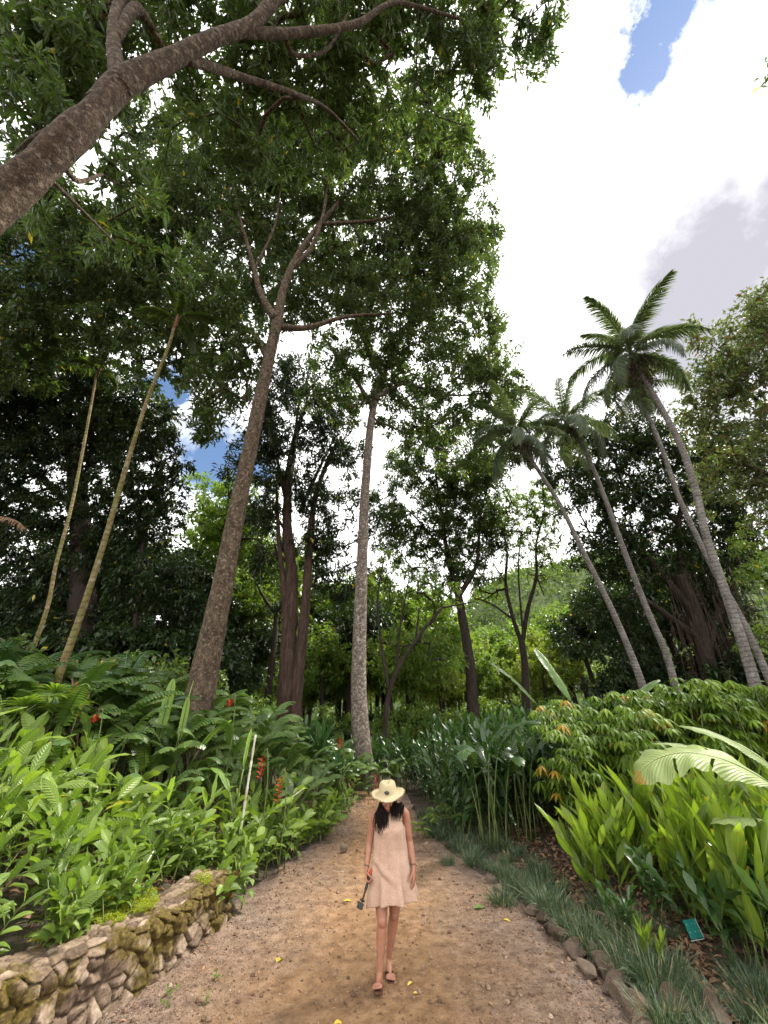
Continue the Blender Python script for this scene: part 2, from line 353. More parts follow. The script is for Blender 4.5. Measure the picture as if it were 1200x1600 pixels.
def pathmat():
    m, nt, out = newmat('path_dirt')
    tc = nd(nt, 'ShaderNodeTexCoord'); at_ = nd(nt, 'ShaderNodeAttribute', attribute_name='leaf'); sp = nd(nt, 'ShaderNodeSeparateXYZ'); lk(nt, at_.outputs['Vector'], sp.inputs[0])
    def noise(s, d=6, r=.6):
        n = nd(nt, 'ShaderNodeTexNoise', i_Scale=s, i_Detail=d, i_Roughness=r); lk(nt, tc.outputs['Object'], n.inputs['Vector']); return n.outputs[0]
    big = noise(.9, 5); mid = noise(7, 6, .65); fine = noise(60, 5, .7)
    # trodden middle: orange dust; sides: grey-brown gravel (attribute x = distance across the path)
    edge = math_(nt, 'ADD', math_(nt, 'ABSOLUTE', sp.outputs[0]), math_(nt, 'MULTIPLY_ADD', big, 1.2, -.6))
    f = ramp(nt, edge, [(.2, (0, 0, 0)), (.95, (.9, .9, .9))])
    dust = ramp(nt, mid, [(.3, (.15, .083, .042)), (.5, (.27, .158, .080)), (.7, (.38, .24, .135))])
    grav = ramp(nt, mid, [(.3, (.10, .072, .058)), (.5, (.185, .138, .112)), (.7, (.28, .215, .18))])
    col = mixc(nt, f, dust, grav)
    vo = nd(nt, 'ShaderNodeTexVoronoi', i_Scale=48.0, i_Randomness=1.0); lk(nt, tc.outputs['Object'], vo.inputs['Vector'])
    vs = nd(nt, 'ShaderNodeSeparateColor'); lk(nt, vo.outputs['Color'], vs.inputs[0])
    stone = ramp(nt, vs.outputs[0], [(0, (.05, .035, .03)), (.35, (.13, .095, .078)), (.7, (.24, .18, .145)), (1, (.45, .39, .33))])
    dots = ramp(nt, vo.outputs['Distance'], [(.25, (1, 1, 1)), (.5, (0, 0, 0))])
    amt = math_(nt, 'MULTIPLY', dots, math_(nt, 'MULTIPLY_ADD', f, .55, .2))
    sel = math_(nt, 'GREATER_THAN', vs.outputs[1], .35)
    col = mixc(nt, math_(nt, 'MULTIPLY', amt, sel), col, stone)
    col = mixc(nt, math_(nt, 'MULTIPLY', math_(nt, 'GREATER_THAN', noise(3.2, 8, .7), .62), .35), col, (.10, .065, .04))
    pr = nd(nt, 'ShaderNodeBsdfPrincipled'); pr.inputs['Roughness'].default_value = .95; pr.inputs['Specular IOR Level'].default_value = .2
    hh = math_(nt, 'ADD', math_(nt, 'MULTIPLY', math_(nt, 'MULTIPLY', amt, sel), .7), math_(nt, 'ADD', math_(nt, 'MULTIPLY', fine, .5), mid))
    b = nd(nt, 'ShaderNodeBump'); b.inputs['Strength'].default_value = 1.0; b.inputs['Distance'].default_value = .03; lk(nt, hh, b.inputs['Height']); lk(nt, b.outputs[0], pr.inputs['Normal'])
    lk(nt, col, pr.inputs['Base Color']); lk(nt, pr.outputs[0], out.inputs[0]); return m
def gridmesh(X, Y, Z, a=None):
    n, m = X.shape; i, j = np.meshgrid(np.arange(n - 1), np.arange(m - 1), indexing='ij')
    q = np.stack([i * m + j, (i + 1) * m + j, (i + 1) * m + j + 1, i * m + j + 1], -1).reshape(-1, 4)
    mb = MB(); mb.add(np.stack([X, Y, Z], -1).reshape(-1, 3), q, None, a); return mb
def build_ground():
    t = np.linspace(-1, 1, 261); gx = 9 * t + 700 * t ** 7
    t = np.linspace(-1, 1, 321); gy = 8 + 17 * t + 800 * t ** 9
    X, Y = np.meshgrid(gx, gy, indexing='ij')
    # rows run along the path edges, so the lip is crisp
    Z = gz(X, Y)
    inside = (X > edgeL(Y) - .02) & (X < edgeR(Y) + .02) & (Y > -8) & (Y < 24)
    Z = np.where(inside, -.06, Z)
    tag(gridmesh(X, Y, Z).obj('ground', groundmat()), kind='structure')
    s = np.linspace(0, 1, 121); y = np.arange(-6, 22, .06)
    S, Y = np.meshgrid(s, y, indexing='ij')
    X = edgeL(Y) - .12 + S * (edgeR(Y) - edgeL(Y) + .24)
    n = fbm(np.stack([X * 1.2, Y * 1.2, 0 * X], -1)); n2 = fbm(np.stack([X * 7, Y * 7, 0 * X + 3], -1))
    Z = .03 * (n - .47) + .014 * (n2 - .47) + .02 * (2 * S - 1) ** 2 + .004
    for py in (10.4, 12.6): Z += .05 * sm((Y - py - .1 * np.sin(X * 3)) / .15)
    a = np.stack([2 * S - 1, Y * .05, 0 * S + .5], -1).reshape(-1, 3)
    tag(gridmesh(X, Y, Z, a).obj('path', pathmat()), kind='structure')
    return
build_ground()
def pz(x, y):
    s = (x - edgeL(y) + .12) / (edgeR(y) - edgeL(y) + .24)
    n = fbm(np.stack([x * 1.2, y * 1.2, 0 * x], -1)); n2 = fbm(np.stack([x * 7, y * 7, 0 * x + 3], -1))
    z = .03 * (n - .47) + .014 * (n2 - .47) + .02 * (2 * s - 1) ** 2 + .004
    for py in (10.4, 12.6): z = z + .05 * sm((y - py - .1 * np.sin(x * 3)) / .15)
    return z

# pebbles scattered over the path
def blob(mb, c, r, seed, n=1, a=(.5, .5, .5), rough=.25, flat=(1, 1, 1), rot=0):
    nu, nv = (6, 4) if n == 1 else ((14, 9) if n == 2 else (28, 18))
    t = MB(); uvsphere(t, V3(0, 0, 0), 1.0, nu, nv); v = t.v[0]
    k = 1 + rough * 2 * (fbm(v * 1.3 + seed * 9.7, 3) - .45)
    if n == 3: k = k + .12 * (fbm(v * 5 + seed, 3) - .45)
    # planar facets make it read as broken stone
    fr = np.random.default_rng(int(seed * 977) % 99991)
    for _ in range({1: 2, 2: 9, 3: 14}[n]):
        d = nz(fr.normal(size=3)); o = fr.uniform(.48, .8); pr = (v * k[:, None]) @ d
        k = np.where(pr > o, k * o / np.maximum(pr, 1e-6), k)
    v = v * k[:, None] * np.array(flat) * r
    c_, s_ = math.cos(rot), math.sin(rot); v = v @ np.array([[c_, s_, 0], [-s_, c_, 0], [0, 0, 1]])
    mb.add(v + c, t.q[0], t.t[0], np.array(a, float))
def stonemat(name, stops, scale=18, moss=.0):
    m, nt, out = newmat(name)
    tc = nd(nt, 'ShaderNodeTexCoord'); at_ = nd(nt, 'ShaderNodeAttribute', attribute_name='leaf'); sp = nd(nt, 'ShaderNodeSeparateXYZ'); lk(nt, at_.outputs['Vector'], sp.inputs[0])
    n1 = nd(nt, 'ShaderNodeTexNoise', i_Scale=scale, i_Detail=8, i_Roughness=.7); lk(nt, tc.outputs['Object'], n1.inputs['Vector'])
    t = math_(nt, 'ADD', math_(nt, 'MULTIPLY', sp.outputs[2], .6), math_(nt, 'MULTIPLY_ADD', n1.outputs[0], 1.0, -.3))
    col = ramp(nt, t, stops)
    if moss:
        n2 = nd(nt, 'ShaderNodeTexNoise', i_Scale=2.6, i_Detail=8, i_Roughness=.65); lk(nt, tc.outputs['Object'], n2.inputs['Vector'])
        zz = nd(nt, 'ShaderNodeSeparateXYZ'); lk(nt, tc.outputs['Object'], zz.inputs[0])
        mo = math_(nt, 'ADD', n2.outputs[0], math_(nt, 'MULTIPLY', sp.outputs[1], .22))
        f = ramp(nt, mo, [(.545, (0, 0, 0)), (.62, (moss, moss, moss))])
        col = mixc(nt, f, col, ramp(nt, n1.outputs[0], [(.35, (.035, .022, .006)), (.5, (.075, .05, .010)), (.65, (.13, .11, .018))]))
    pr = nd(nt, 'ShaderNodeBsdfPrincipled'); pr.inputs['Roughness'].default_value = .9; pr.inputs['Specular IOR Level'].default_value = .25
    b = nd(nt, 'ShaderNodeBump'); b.inputs['Strength'].default_value = .7; b.inputs['Distance'].default_value = .015; lk(nt, n1.outputs[0], b.inputs['Height']); lk(nt, b.outputs[0], pr.inputs['Normal'])
    lk(nt, col, pr.inputs['Base Color']); lk(nt, pr.outputs[0], out.inputs[0]); return m
M['pebble'] = stonemat('pebble_stone', [(.1, (.08, .05, .032)), (.4, (.17, .108, .068)), (.7, (.28, .19, .125)), (1, (.45, .36, .28))])
M['rock'] = stonemat('edging_rock', [(.1, (.025, .017, .012)), (.4, (.07, .048, .034)), (.7, (.13, .095, .07)), (1, (.24, .18, .14))], 14)
M['wall'] = stonemat('wall_stone', [(.05, (.035, .022, .014)), (.35, (.13, .09, .06)), (.65, (.25, .185, .13)), (1, (.43, .35, .27))], 26, moss=.95)
mb = MB()
for k in range(17000):
    y = 3.2 + 10 * rng.random() ** 1.8; x = R(edgeL(y), edgeR(y)); c = abs((x - edgeL(y)) / (edgeR(y) - edgeL(y)) * 2 - 1)
    if rng.random() > .35 + .65 * c: continue
    r = .004 + .011 * rng.random() ** 3 + (.008 + .018 * rng.random() if rng.random() < .045 else 0)
    blob(mb, V3(x, y, float(pz(np.array([x]), np.array([y]))[0]) + r * .25), r, k * .37, 1, (0, 0, rng.random()), .35, (1, R(.7, 1.1), .7), R(0, 6))
tag(mb.obj('pebbles', M['pebble'], smooth=False), 'small brown and buff pebbles scattered over the dirt path', 'pebbles', kind='stuff')

# ------------------------------------------------------------------ dry stone retaining wall
def build_wall():
    ys = np.arange(1.0, 6.28, .011); L = np.stack([edgeL(ys), ys], -1)
    nrm = nz(np.stack([-np.gradient(L[:, 1]), np.gradient(L[:, 0])], -1)); nrm *= np.sign(nrm[:, :1])  # to the path (+x)
    wl = np.concatenate([[0], np.cumsum(np.linalg.norm(np.diff(L, axis=0), axis=1))])
    hh = .45 + .10 * sm((5.2 - ys) / 2.0) + .035 * (fbm(np.stack([ys * 2, ys * 0, ys * 0], -1)) - .47) * 2
    Wd = .40
    # profile: v in [0,1] front, [1,2] top, [2,3] back
    v = np.concatenate([np.linspace(0, 1, 46), np.linspace(1, 2, 40)[1:], np.linspace(2, 3, 8)[1:]])
    U, Vv = np.meshgrid(np.arange(len(ys)), v, indexing='ij')
    fr = np.clip(Vv, 0, 1); tp = np.clip(Vv - 1, 0, 1); bk = np.clip(Vv - 2, 0, 1)
    out_ = .05 * (1 - fr) - tp * Wd; z = -.05 + fr * (hh[U] + .05) - bk * (hh[U] + .05)
    rnd = .05; e = np.exp(-((Vv - 1) / .09) ** 2); z = z - e * rnd * .5; out_ = out_ - e * rnd * .5
    # stones: cellular bulges
    P = np.stack([wl[U], np.where(Vv < 1, fr * hh[U], hh[U] + tp * Wd), 0 * U], -1)[..., :2]
    sr = np.random.default_rng(5); seeds = []
    cell = .155
    for i in range(-1, int(wl[-1] / cell) + 2):
        for j in range(-1, 8): 
            seeds.append(((i + .5 + sr.uniform(-.5, .5) + .5 * (j % 2)) * cell, (j + .5 + sr.uniform(-.4, .4)) * cell * .8))
            if sr.random() < .55: seeds.append(((i + sr.random()) * cell, (j + sr.random()) * cell * .8))
    seeds = np.array(seeds); warp = .035 * (np.stack([fbm(np.concatenate([P * 9, P[..., :1] * 0], -1)), fbm(np.concatenate([P * 9 + 40, P[..., :1] * 0], -1))], -1) - .47)
    Q = (P + warp).reshape(-1, 2); d1 = np.full(len(Q), 9.); d2 = d1.copy(); idx = np.zeros(len(Q), int)
    for k, s in enumerate(seeds):
        d = np.hypot((Q[:, 0] - s[0]) , (Q[:, 1] - s[1]) * 1.2)
        b = d < d1; d2 = np.where(b, d1, np.minimum(d2, d)); idx[b] = k; d1 = np.where(b, d, d1)
    gap = (d2 - d1).reshape(U.shape); tone = sr.random(len(seeds))[idx].reshape(U.shape); tall = sr.random(len(seeds))[idx].reshape(U.shape)
    dv = Q - seeds[idx]; tlt = sr.uniform(-.35, .35, (len(seeds), 2))[idx]
    bul = sm(gap / .022) * (.030 + .045 * tall + np.clip((dv * tlt).sum(1), -.02, .02).reshape(U.shape)) - .02
    bul = bul + (.010 * (fbm(np.concatenate([P * 60, P[..., :1] * 0], -1)) - .47) + .026 * (fbm(np.concatenate([P * 22, P[..., :1] * 0], -1)) - .47))
    topm = sm((Vv - 1) / .1)
    off = bul * (1 - topm); zo = bul * topm * .3
    X = L[U, 0] + nrm[U, 0] * (out_ + off); Y = L[U, 1] + nrm[U, 1] * (out_ + off); Z = z + zo
    dark = sm(gap / .03); tint = tone * dark * .9 + .05
    mossy = sm((Vv - .1) / 1.0) * sm((2.2 - Vv)) * (.6 + .7 * sm((ys[U] - 4.3) / 1.2)) * (1 - .7 * topm)
    mb = gridmesh(X, Y, Z, np.stack([gap, mossy, tint], -1).reshape(-1, 3))
    # round off the far end with a cap of stacked stones
    root = thing('stone_wall', 'low dry stone retaining wall with brown moss holding up the left bed', 'wall', (float(L[0, 0]), 1.0, 0))
    lo = -np.array([L[0, 0], 1.0, 0])
    o = mb.obj('stonework', M['wall'], root); o.location = lo
    eb = MB()
    ex, ey = L[-1]
    for k in range(20):
        zz = (k // 4) * .095 + .04; xx = ex + .03 - (k % 4) * .12 + sr.uniform(-.03, .03)
        blob(eb, V3(xx, ey + .02 + sr.uniform(-.02, .03), zz), .075, k * 1.7, 2, (0, .9, sr.random() * .8), .3, (1, .9, .75), sr.uniform(0, 6))
    o = eb.obj('end_stones', M['wall'], root); o.location = lo
    # moss cushions along the top
    ms = MB()
    def cushion(px, py, rx, ry, n, h=.03):
        for _ in range(n):
            a = R(0, 6.28); r = math.sqrt(rng.random()); p = G(px + rx * r * math.cos(a), py + ry * r * math.sin(a), .50)
            k = fbm(V3(p[0] * 14, p[1] * 14, 0)); 
            if k < .40: continue
            base = np.tile(p + V3(0, 0, -.02 + .05 * (k - .4) + R(0, h)), (7, 1)); d = unit(7); d[:, 2] = np.abs(d[:, 2]) * .8
            diamonds(ms, base + rng.normal(size=(7, 3)) * .006, nz(d), unit(7), R(.008, .022, 7), .007, R(.2, .9, 7))
    cushion(205, 1406, 42, 20, 2000, .05); cushion(165, 1432, 32, 11, 600); cushion(318, 1372, 14, 8, 200); cushion(80, 1462, 40, 8, 260, .015); cushion(235, 1392, 12, 5, 100)
    o = ms.obj('moss', M['moss'], root, smooth=False); o.location = lo
build_wall()

# ------------------------------------------------------------------ landmark-based labels
LM = [('the woman', 610, 1300), ('the teal plaque', 1090, 1468), ('the wall end', 340, 1400), ('the yellow leaf', 65, 1468),
      ('the pale cane', 385, 1210), ('the thick brown trunk', 305, 1130), ('the mottled trunk', 566, 1130), ('the wilted leaf', 1100, 1200),
      ('the twin trunks', 452, 1050), ('the yellow palm', 110, 1030), ('the bare tree', 820, 1060), ('the rightmost palm', 1190, 1100),
      ('the second palm', 1055, 1060), ('the far brown trunk', 738, 1080), ('the bottom right corner', 1190, 1590), ('the left edge', 10, 1200)]
ORD = ['nearest', 'second nearest', 'third nearest', 'fourth nearest', 'fifth nearest', 'sixth nearest', 'seventh nearest', 'eighth nearest', 'ninth nearest', 'tenth nearest', 'eleventh nearest', 'twelfth nearest', '13th nearest', '14th nearest', '15th nearest', '16th nearest', '17th nearest', '18th nearest', '19th nearest', '20th nearest']
REG = {}
def reg(o, phrase, p):
    px, py = pix(p); REG.setdefault(phrase, []).append((o, px, py)); return o
def finish_labels():
    for ph, items in REG.items():
        by = {}
        for o, px, py in items:
            k = min(range(len(LM)), key=lambda i: (LM[i][1] - px) ** 2 + (LM[i][2] - py) ** 2)
            by.setdefault(k, []).append(((LM[k][1] - px) ** 2 + (LM[k][2] - py) ** 2, o))
        for k, l in by.items():
            l.sort(key=lambda t: t[0])
            for i, (_, o) in enumerate(l):
                o['label'] = ph + ', ' + (ORD[i] if i < len(ORD) else '%dth nearest' % (i + 1)) + ' ' + LM[k][0] if len(l) > 1 or len(by) > 1 else ph + ' near ' + LM[k][0]
                if len(items) == 1: o['label'] = ph

# ------------------------------------------------------------------ edging rocks
def rocks():
    spots = [(822, 1398, .14), (836, 1425, .13), (850, 1440, .12), (866, 1455, .12), (884, 1470, .14), (903, 1488, .13), (905, 1478, .08), (930, 1495, .12), (921, 1520, .11), (946, 1522, .14), (960, 1545, .13), (972, 1560, .12), (985, 1572, .11),
             (1000, 1590, .14), (1062, 1588, .16), (1120, 1596, .17), (765, 1375, .09), (778, 1390, .08), (760, 1350, .07), (700, 1325, .08), (1010, 1612, .14), (735, 1345, .06)]
    for i, (px, py, r) in enumerate(spots):
        p = G(px, py, .03); mb = MB(); up = i == 7
        fl = (.75, .5, 1.3) if up else (R(1.1, 1.6), R(.75, .95), R(.6, .95))
        blob(mb, V3(0, 0, 0), r, i * 3.1 + 1, 3, (0, 0, R(.1, .9)), .28, fl, R(0, 6))
        o = mb.obj('edging_rock', M['rock'], loc=p + V3(0, 0, r * .22), smooth=False)
        if up: o.rotation_euler = (.2, -.5, 0)
        tag(o, None, 'rock', 'rough stones edging the right side of the path'); reg(o, 'rough brown edging rock beside the path' if not up else 'pointed tan rock standing on end among the edging', p)
    for px, py, r in ((640, 1268, .2), (655, 1275, .16), (560, 1262, .1), (537, 1330, .1)):
        p = G(px, py, .03); mb = MB(); blob(mb, V3(0, 0, 0), r, px, 2, (0, 0, .9), .25, (1, .8, .6), 1)
        o = mb.obj('rock', M['rock'], loc=p + V3(0, 0, .03), smooth=False); tag(o, None, 'rock'); reg(o, 'flat tan rock at the far bend of the path', p)
rocks()

# ------------------------------------------------------------------ fallen leaves
def fallen(px, py, L, w, az, label, mat='yellowleaf', z=.012, tint=.5, curl=.3):
    p = G(px, py, z); mb = MB()
    leaves(mb, V3(0, 0, 0), V3(math.cos(az), math.sin(az), .15), V3(0, 0, 1), L, w, 'lance', curl, .35, tint)
    o = mb.obj('fallen_leaf', M[mat], loc=p); tag(o, label, 'leaf', 'fallen leaves on the path'); return o
fallen(797, 1440, .13, .05, 2.4, 'yellow fallen leaf lying by the right edge of the path')
fallen(740, 1420, .15, .10, .1, 'dull green round leaf lying flat on the path by the mondo grass', 'helic', .012, .85, .05)
fallen(537, 1408, .12, .06, .2, 'yellow fallen leaf on the dirt left of the black stick')
fallen(432, 1504, .12, .07, 1.2, 'cream dry leaf on the gravel between the wall and the woman', 'yellowleaf', .012, .95)
fallen(637, 1540, .12, .035, .9, 'thin pale yellow leaf lying beside the sandals', 'yellowleaf', .012, .9)
fallen(646, 1552, .05, .035, 0, 'small round yellow leaf left of its twin near the sandals', 'yellowleaf', .01, .9)
fallen(657, 1551, .05, .035, .6, 'small round yellow leaf right of its twin near the sandals', 'yellowleaf', .01, .9)
fallen(522, 1600, .08, .05, .3, 'orange yellow leaf cut by the bottom edge of the picture')
fallen(42, 1472, .17, .06, .35, 'long yellow leaf lying on top of the stone wall', 'yellowleaf', .53, .4, .1)
mb = MB()
for _ in range(1100):
    y = 3.6 + 9 * rng.random() ** 1.5; sd_ = rng.random() ** 2.6 * .5; x = edgeL(y) + (edgeR(y) - edgeL(y)) * (sd_ if rng.random() < .5 else 1 - sd_); z = float(pz(np.array([x]), np.array([y]))[0])
    az = R(0, 6.3); leaves(mb, V3(x, y, z + .008), V3(math.cos(az), math.sin(az), .2), V3(R(-.3, .3), R(-.3, .3), 1), R(.02, .06), R(.01, .025), 'oval', .3, .3, R(0, 1))
tag(mb.obj('leaf_litter', M['deadleaf']), 'scraps of dry brown leaf strewn over the dirt path', 'leaf litter', kind='stuff')
mb = MB()
n = 9000; yy = 4.2 + 7.5 * rng.random(n) ** 1.2; xx = edgeR(yy) + .7 + 5.5 * rng.random(n) ** 1.3
zz = gz(xx, yy) + R(0, .05, n); az = R(0, 6.3, n)
leaves(mb, np.stack([xx, yy, zz], -1), np.stack([np.cos(az), np.sin(az), R(-.3, .7, n)], -1), nz(rng.normal(size=(n, 3)) * .5 + V3(0, 0, 1)), R(.06, .16, n), R(.02, .05, n), 'oval', .3, .5, R(0, .95, n))
n = 3500; yy = 5 + 7.5 * rng.random(n); xx = edgeL(yy) - .45 - 4 * rng.random(n); zz = gz(xx, yy) + R(0, .04, n); az = R(0, 6.3, n)
leaves(mb, np.stack([xx, yy, zz], -1), np.stack([np.cos(az), np.sin(az), R(-.3, .7, n)], -1), nz(rng.normal(size=(n, 3)) * .5 + V3(0, 0, 1)), R(.06, .16, n), R(.02, .05, n), 'oval', .3, .5, R(0, .95, n))
tag(mb.obj('bed_leaf_litter', M['deadleaf']), 'dead reddish brown leaves heaped under the plants in the beds', 'leaf litter', kind='stuff')
# ------------------------------------------------------------------ trees
def grow(nodes, nrad, att, seg=.7, tip=.012, sag=.0, expo=.42):
    """connect every attractor to the nearest bit of skeleton; returns positions, parents, radii"""
    cap = len(nodes) + len(att) * 8 + 10
    P = np.zeros((cap, 3)); par = np.full(cap, -1); n = len(nodes); P[:n] = nodes; n0 = n
    d0 = np.min(np.linalg.norm(att[:, None] - np.asarray(nodes)[None, ::max(1, len(nodes) // 60)], axis=2), axis=1)
    tips = []
    for a in att[np.argsort(d0)]:
        dv = a - P[:n]; d = np.sqrt((dv ** 2).sum(1)); cost = d + .25 * np.maximum(-dv[:, 2], 0)
        j = int(np.argmin(cost)); L = d[j]; k = min(7, max(1, int(L / seg))); last = j; pj = P[j].copy()
        off = rng.normal(size=3) * L * .08
        for i in range(1, k + 1):
            t = i / k; p = pj + (a - pj) * t + off * math.sin(math.pi * t) + V3(0, 0, -sag * L * math.sin(math.pi * t))
            P[n] = p; par[n] = last; last = n; n += 1
        tips.append(last)
    cnt = np.zeros(n); cnt[tips] = 1
    for i in range(n - 1, n0 - 1, -1):
        if cnt[i] == 0: cnt[i] = 1
        if par[i] >= n0: cnt[par[i]] += cnt[i]
    r = tip * np.maximum(cnt, 1) ** expo
    for i in range(n0, n):
        if par[i] < n0: r[i] = min(r[i], max(nrad[par[i]] * .8, tip))
    return P[:n], par[:n], r, np.array(tips), n0
def foliage(fo, P, par, tips, n0, L, Wd, per, spread=1.0, alt=0.004, trange=(.05, .9), hang=.15, inner=.3):
    T = nz(P[tips] - P[par[tips]] + 1e-6)
    idx = np.repeat(np.arange(len(tips)), per); m = len(idx)
    td = T[idx]; base = P[tips][idx] - td * R(0, 1, m)[:, None] * L * 1.4 * spread + rng.normal(size=(m, 3)) * L * .45 * spread
    d = nz(td * .55 + unit(m) * .95 + V3(0, 0, -hang)); up = nz(unit(m) * .55 + V3(0, 0, 1))
    s = R(.5, 1.35, m); clump = .5 + .5 * (fbm(P[tips] * .7) - .47) * 3
    tint = np.clip(trange[0] + (trange[1] - trange[0]) * (.55 * np.clip(clump[idx], 0, 1) + .45 * rng.random(m)), 0, .9)
    if alt: tint = np.where(rng.random(m) < alt, .97, tint)
    diamonds(fo, base, d, up, L * s, Wd * s, tint)
def blobpts(b, n):
    px, py, zc, rx, ry, rz = b[:6]; c = W(px, py, zc); k = zc / F
    rv, uv, fv = V3(1, 0, 0), V3(0, -sn, cs), V3(0, cs, sn)
    out = []
    while len(out) < n:
        q = unit(1)[0] * rng.random() ** (1 / 2.4); p = c + rv * q[0] * rx * k + uv * q[1] * ry * k + fv * q[2] * rz
        if fbm(p * .55, 2) < .33 and rng.random() < .8: continue
        out.append(p)
    return out
def tree(name, label, cat, trunk, limbs, blobs, mat, bark, L=.26, Wd=.085, per=26, od=2.0, base=None, group=None, tn=16, bump=.12, flare=1.5, seg=.7, tip=.012, extra_trunks=(), alt=.006, hang=.15, step=.25, spread=1.0, limbn=8, trunkstep=None, tr=(.05, .9), ground=True):
    trunk = [(np.asarray(p, float), r) for p, r in trunk]
    b0 = trunk[0][0] if base is None else np.asarray(base, float)
    z0 = gzf(b0[0], b0[1]) - .15
    pts = [V3(b0[0], b0[1], z0)] if ground else []; rad = [trunk[0][1] * flare] if ground else []
    if ground and trunk[0][0][2] > z0 + .8: pts.append(V3(*(pts[0] * .7 + trunk[0][0] * .3)[:2], z0 + .6)); rad.append(trunk[0][1] * (1 + (flare - 1) * .3))
    for p, r in trunk: pts.append(p); rad.append(r)
    o0 = V3(b0[0], b0[1], z0 + .15); root = thing(name, label, cat, o0, 0, group)
    tb = MB(); tube(tb, np.array(pts) - o0, rad, tn, trunkstep or step, bump * 1.5, freq=3.1)
    nodes, nr = resample(pts, rad, .5); k = nodes[:, 2] > (nodes[-1, 2] - z0) * .45 + z0; nodes, nr = nodes[k], nr[k]
    for tk in extra_trunks:
        tube(tb, np.array([p for p, r in tk]) - o0, [r for p, r in tk], tn, step, bump, freq=2.2)
        a, b = resample([p for p, r in tk], [r for p, r in tk], .5); h = len(a) // 2; nodes = np.vstack([nodes, a[h:]]); nr = np.concatenate([nr, b[h:]])
    tb.obj('trunk', bark, root)
    lb = MB()
    for l in limbs:
        tube(lb, np.array([p for p, r in l]) - o0, [r for p, r in l], limbn, step, bump * .8, freq=3)
        a, b = resample([p for p, r in l], [r for p, r in l], .5); nodes = np.vstack([nodes, a[1:]]); nr = np.concatenate([nr, b[1:]])
    att = []
    for b in blobs:
        rx, ry = b[3] * b[2] / F, b[4] * b[2] / F; o = b[6] if len(b) > 6 else 1.0
        n = max(4, int(o * od * math.pi * rx * ry / (L * Wd * .32) / per)); att += blobpts(b, n)
    att = np.array(att)
    P, par, r, tips, n0 = grow(nodes, nr, att, seg, tip); P = P - o0
    i = np.arange(n0, len(P)); big = r[i] > .03
    rp = np.where(par[i] < n0, r[i], np.minimum(r[par[i]], r[i] * 1.6))
    prisms(lb, P[par[i[big]]], P[i[big]], rp[big], r[i[big]], 6); prisms(lb, P[par[i[~big]]], P[i[~big]], rp[~big], r[i[~big]] * .9, 3)
    lb.obj('branches', bark, root)
    fo = MB(); foliage(fo, P, par, tips, n0, L, Wd, per, spread, alt, tr, hang)
    fo.obj('crown', mat, root, smooth=False)
    return root
def wp(*l): return [(W(a, b, c), r) for a, b, c, r in l]
def ap(*l): return [(at(a, b, c), r) for a, b, c, r in l]
TQ = 1.0
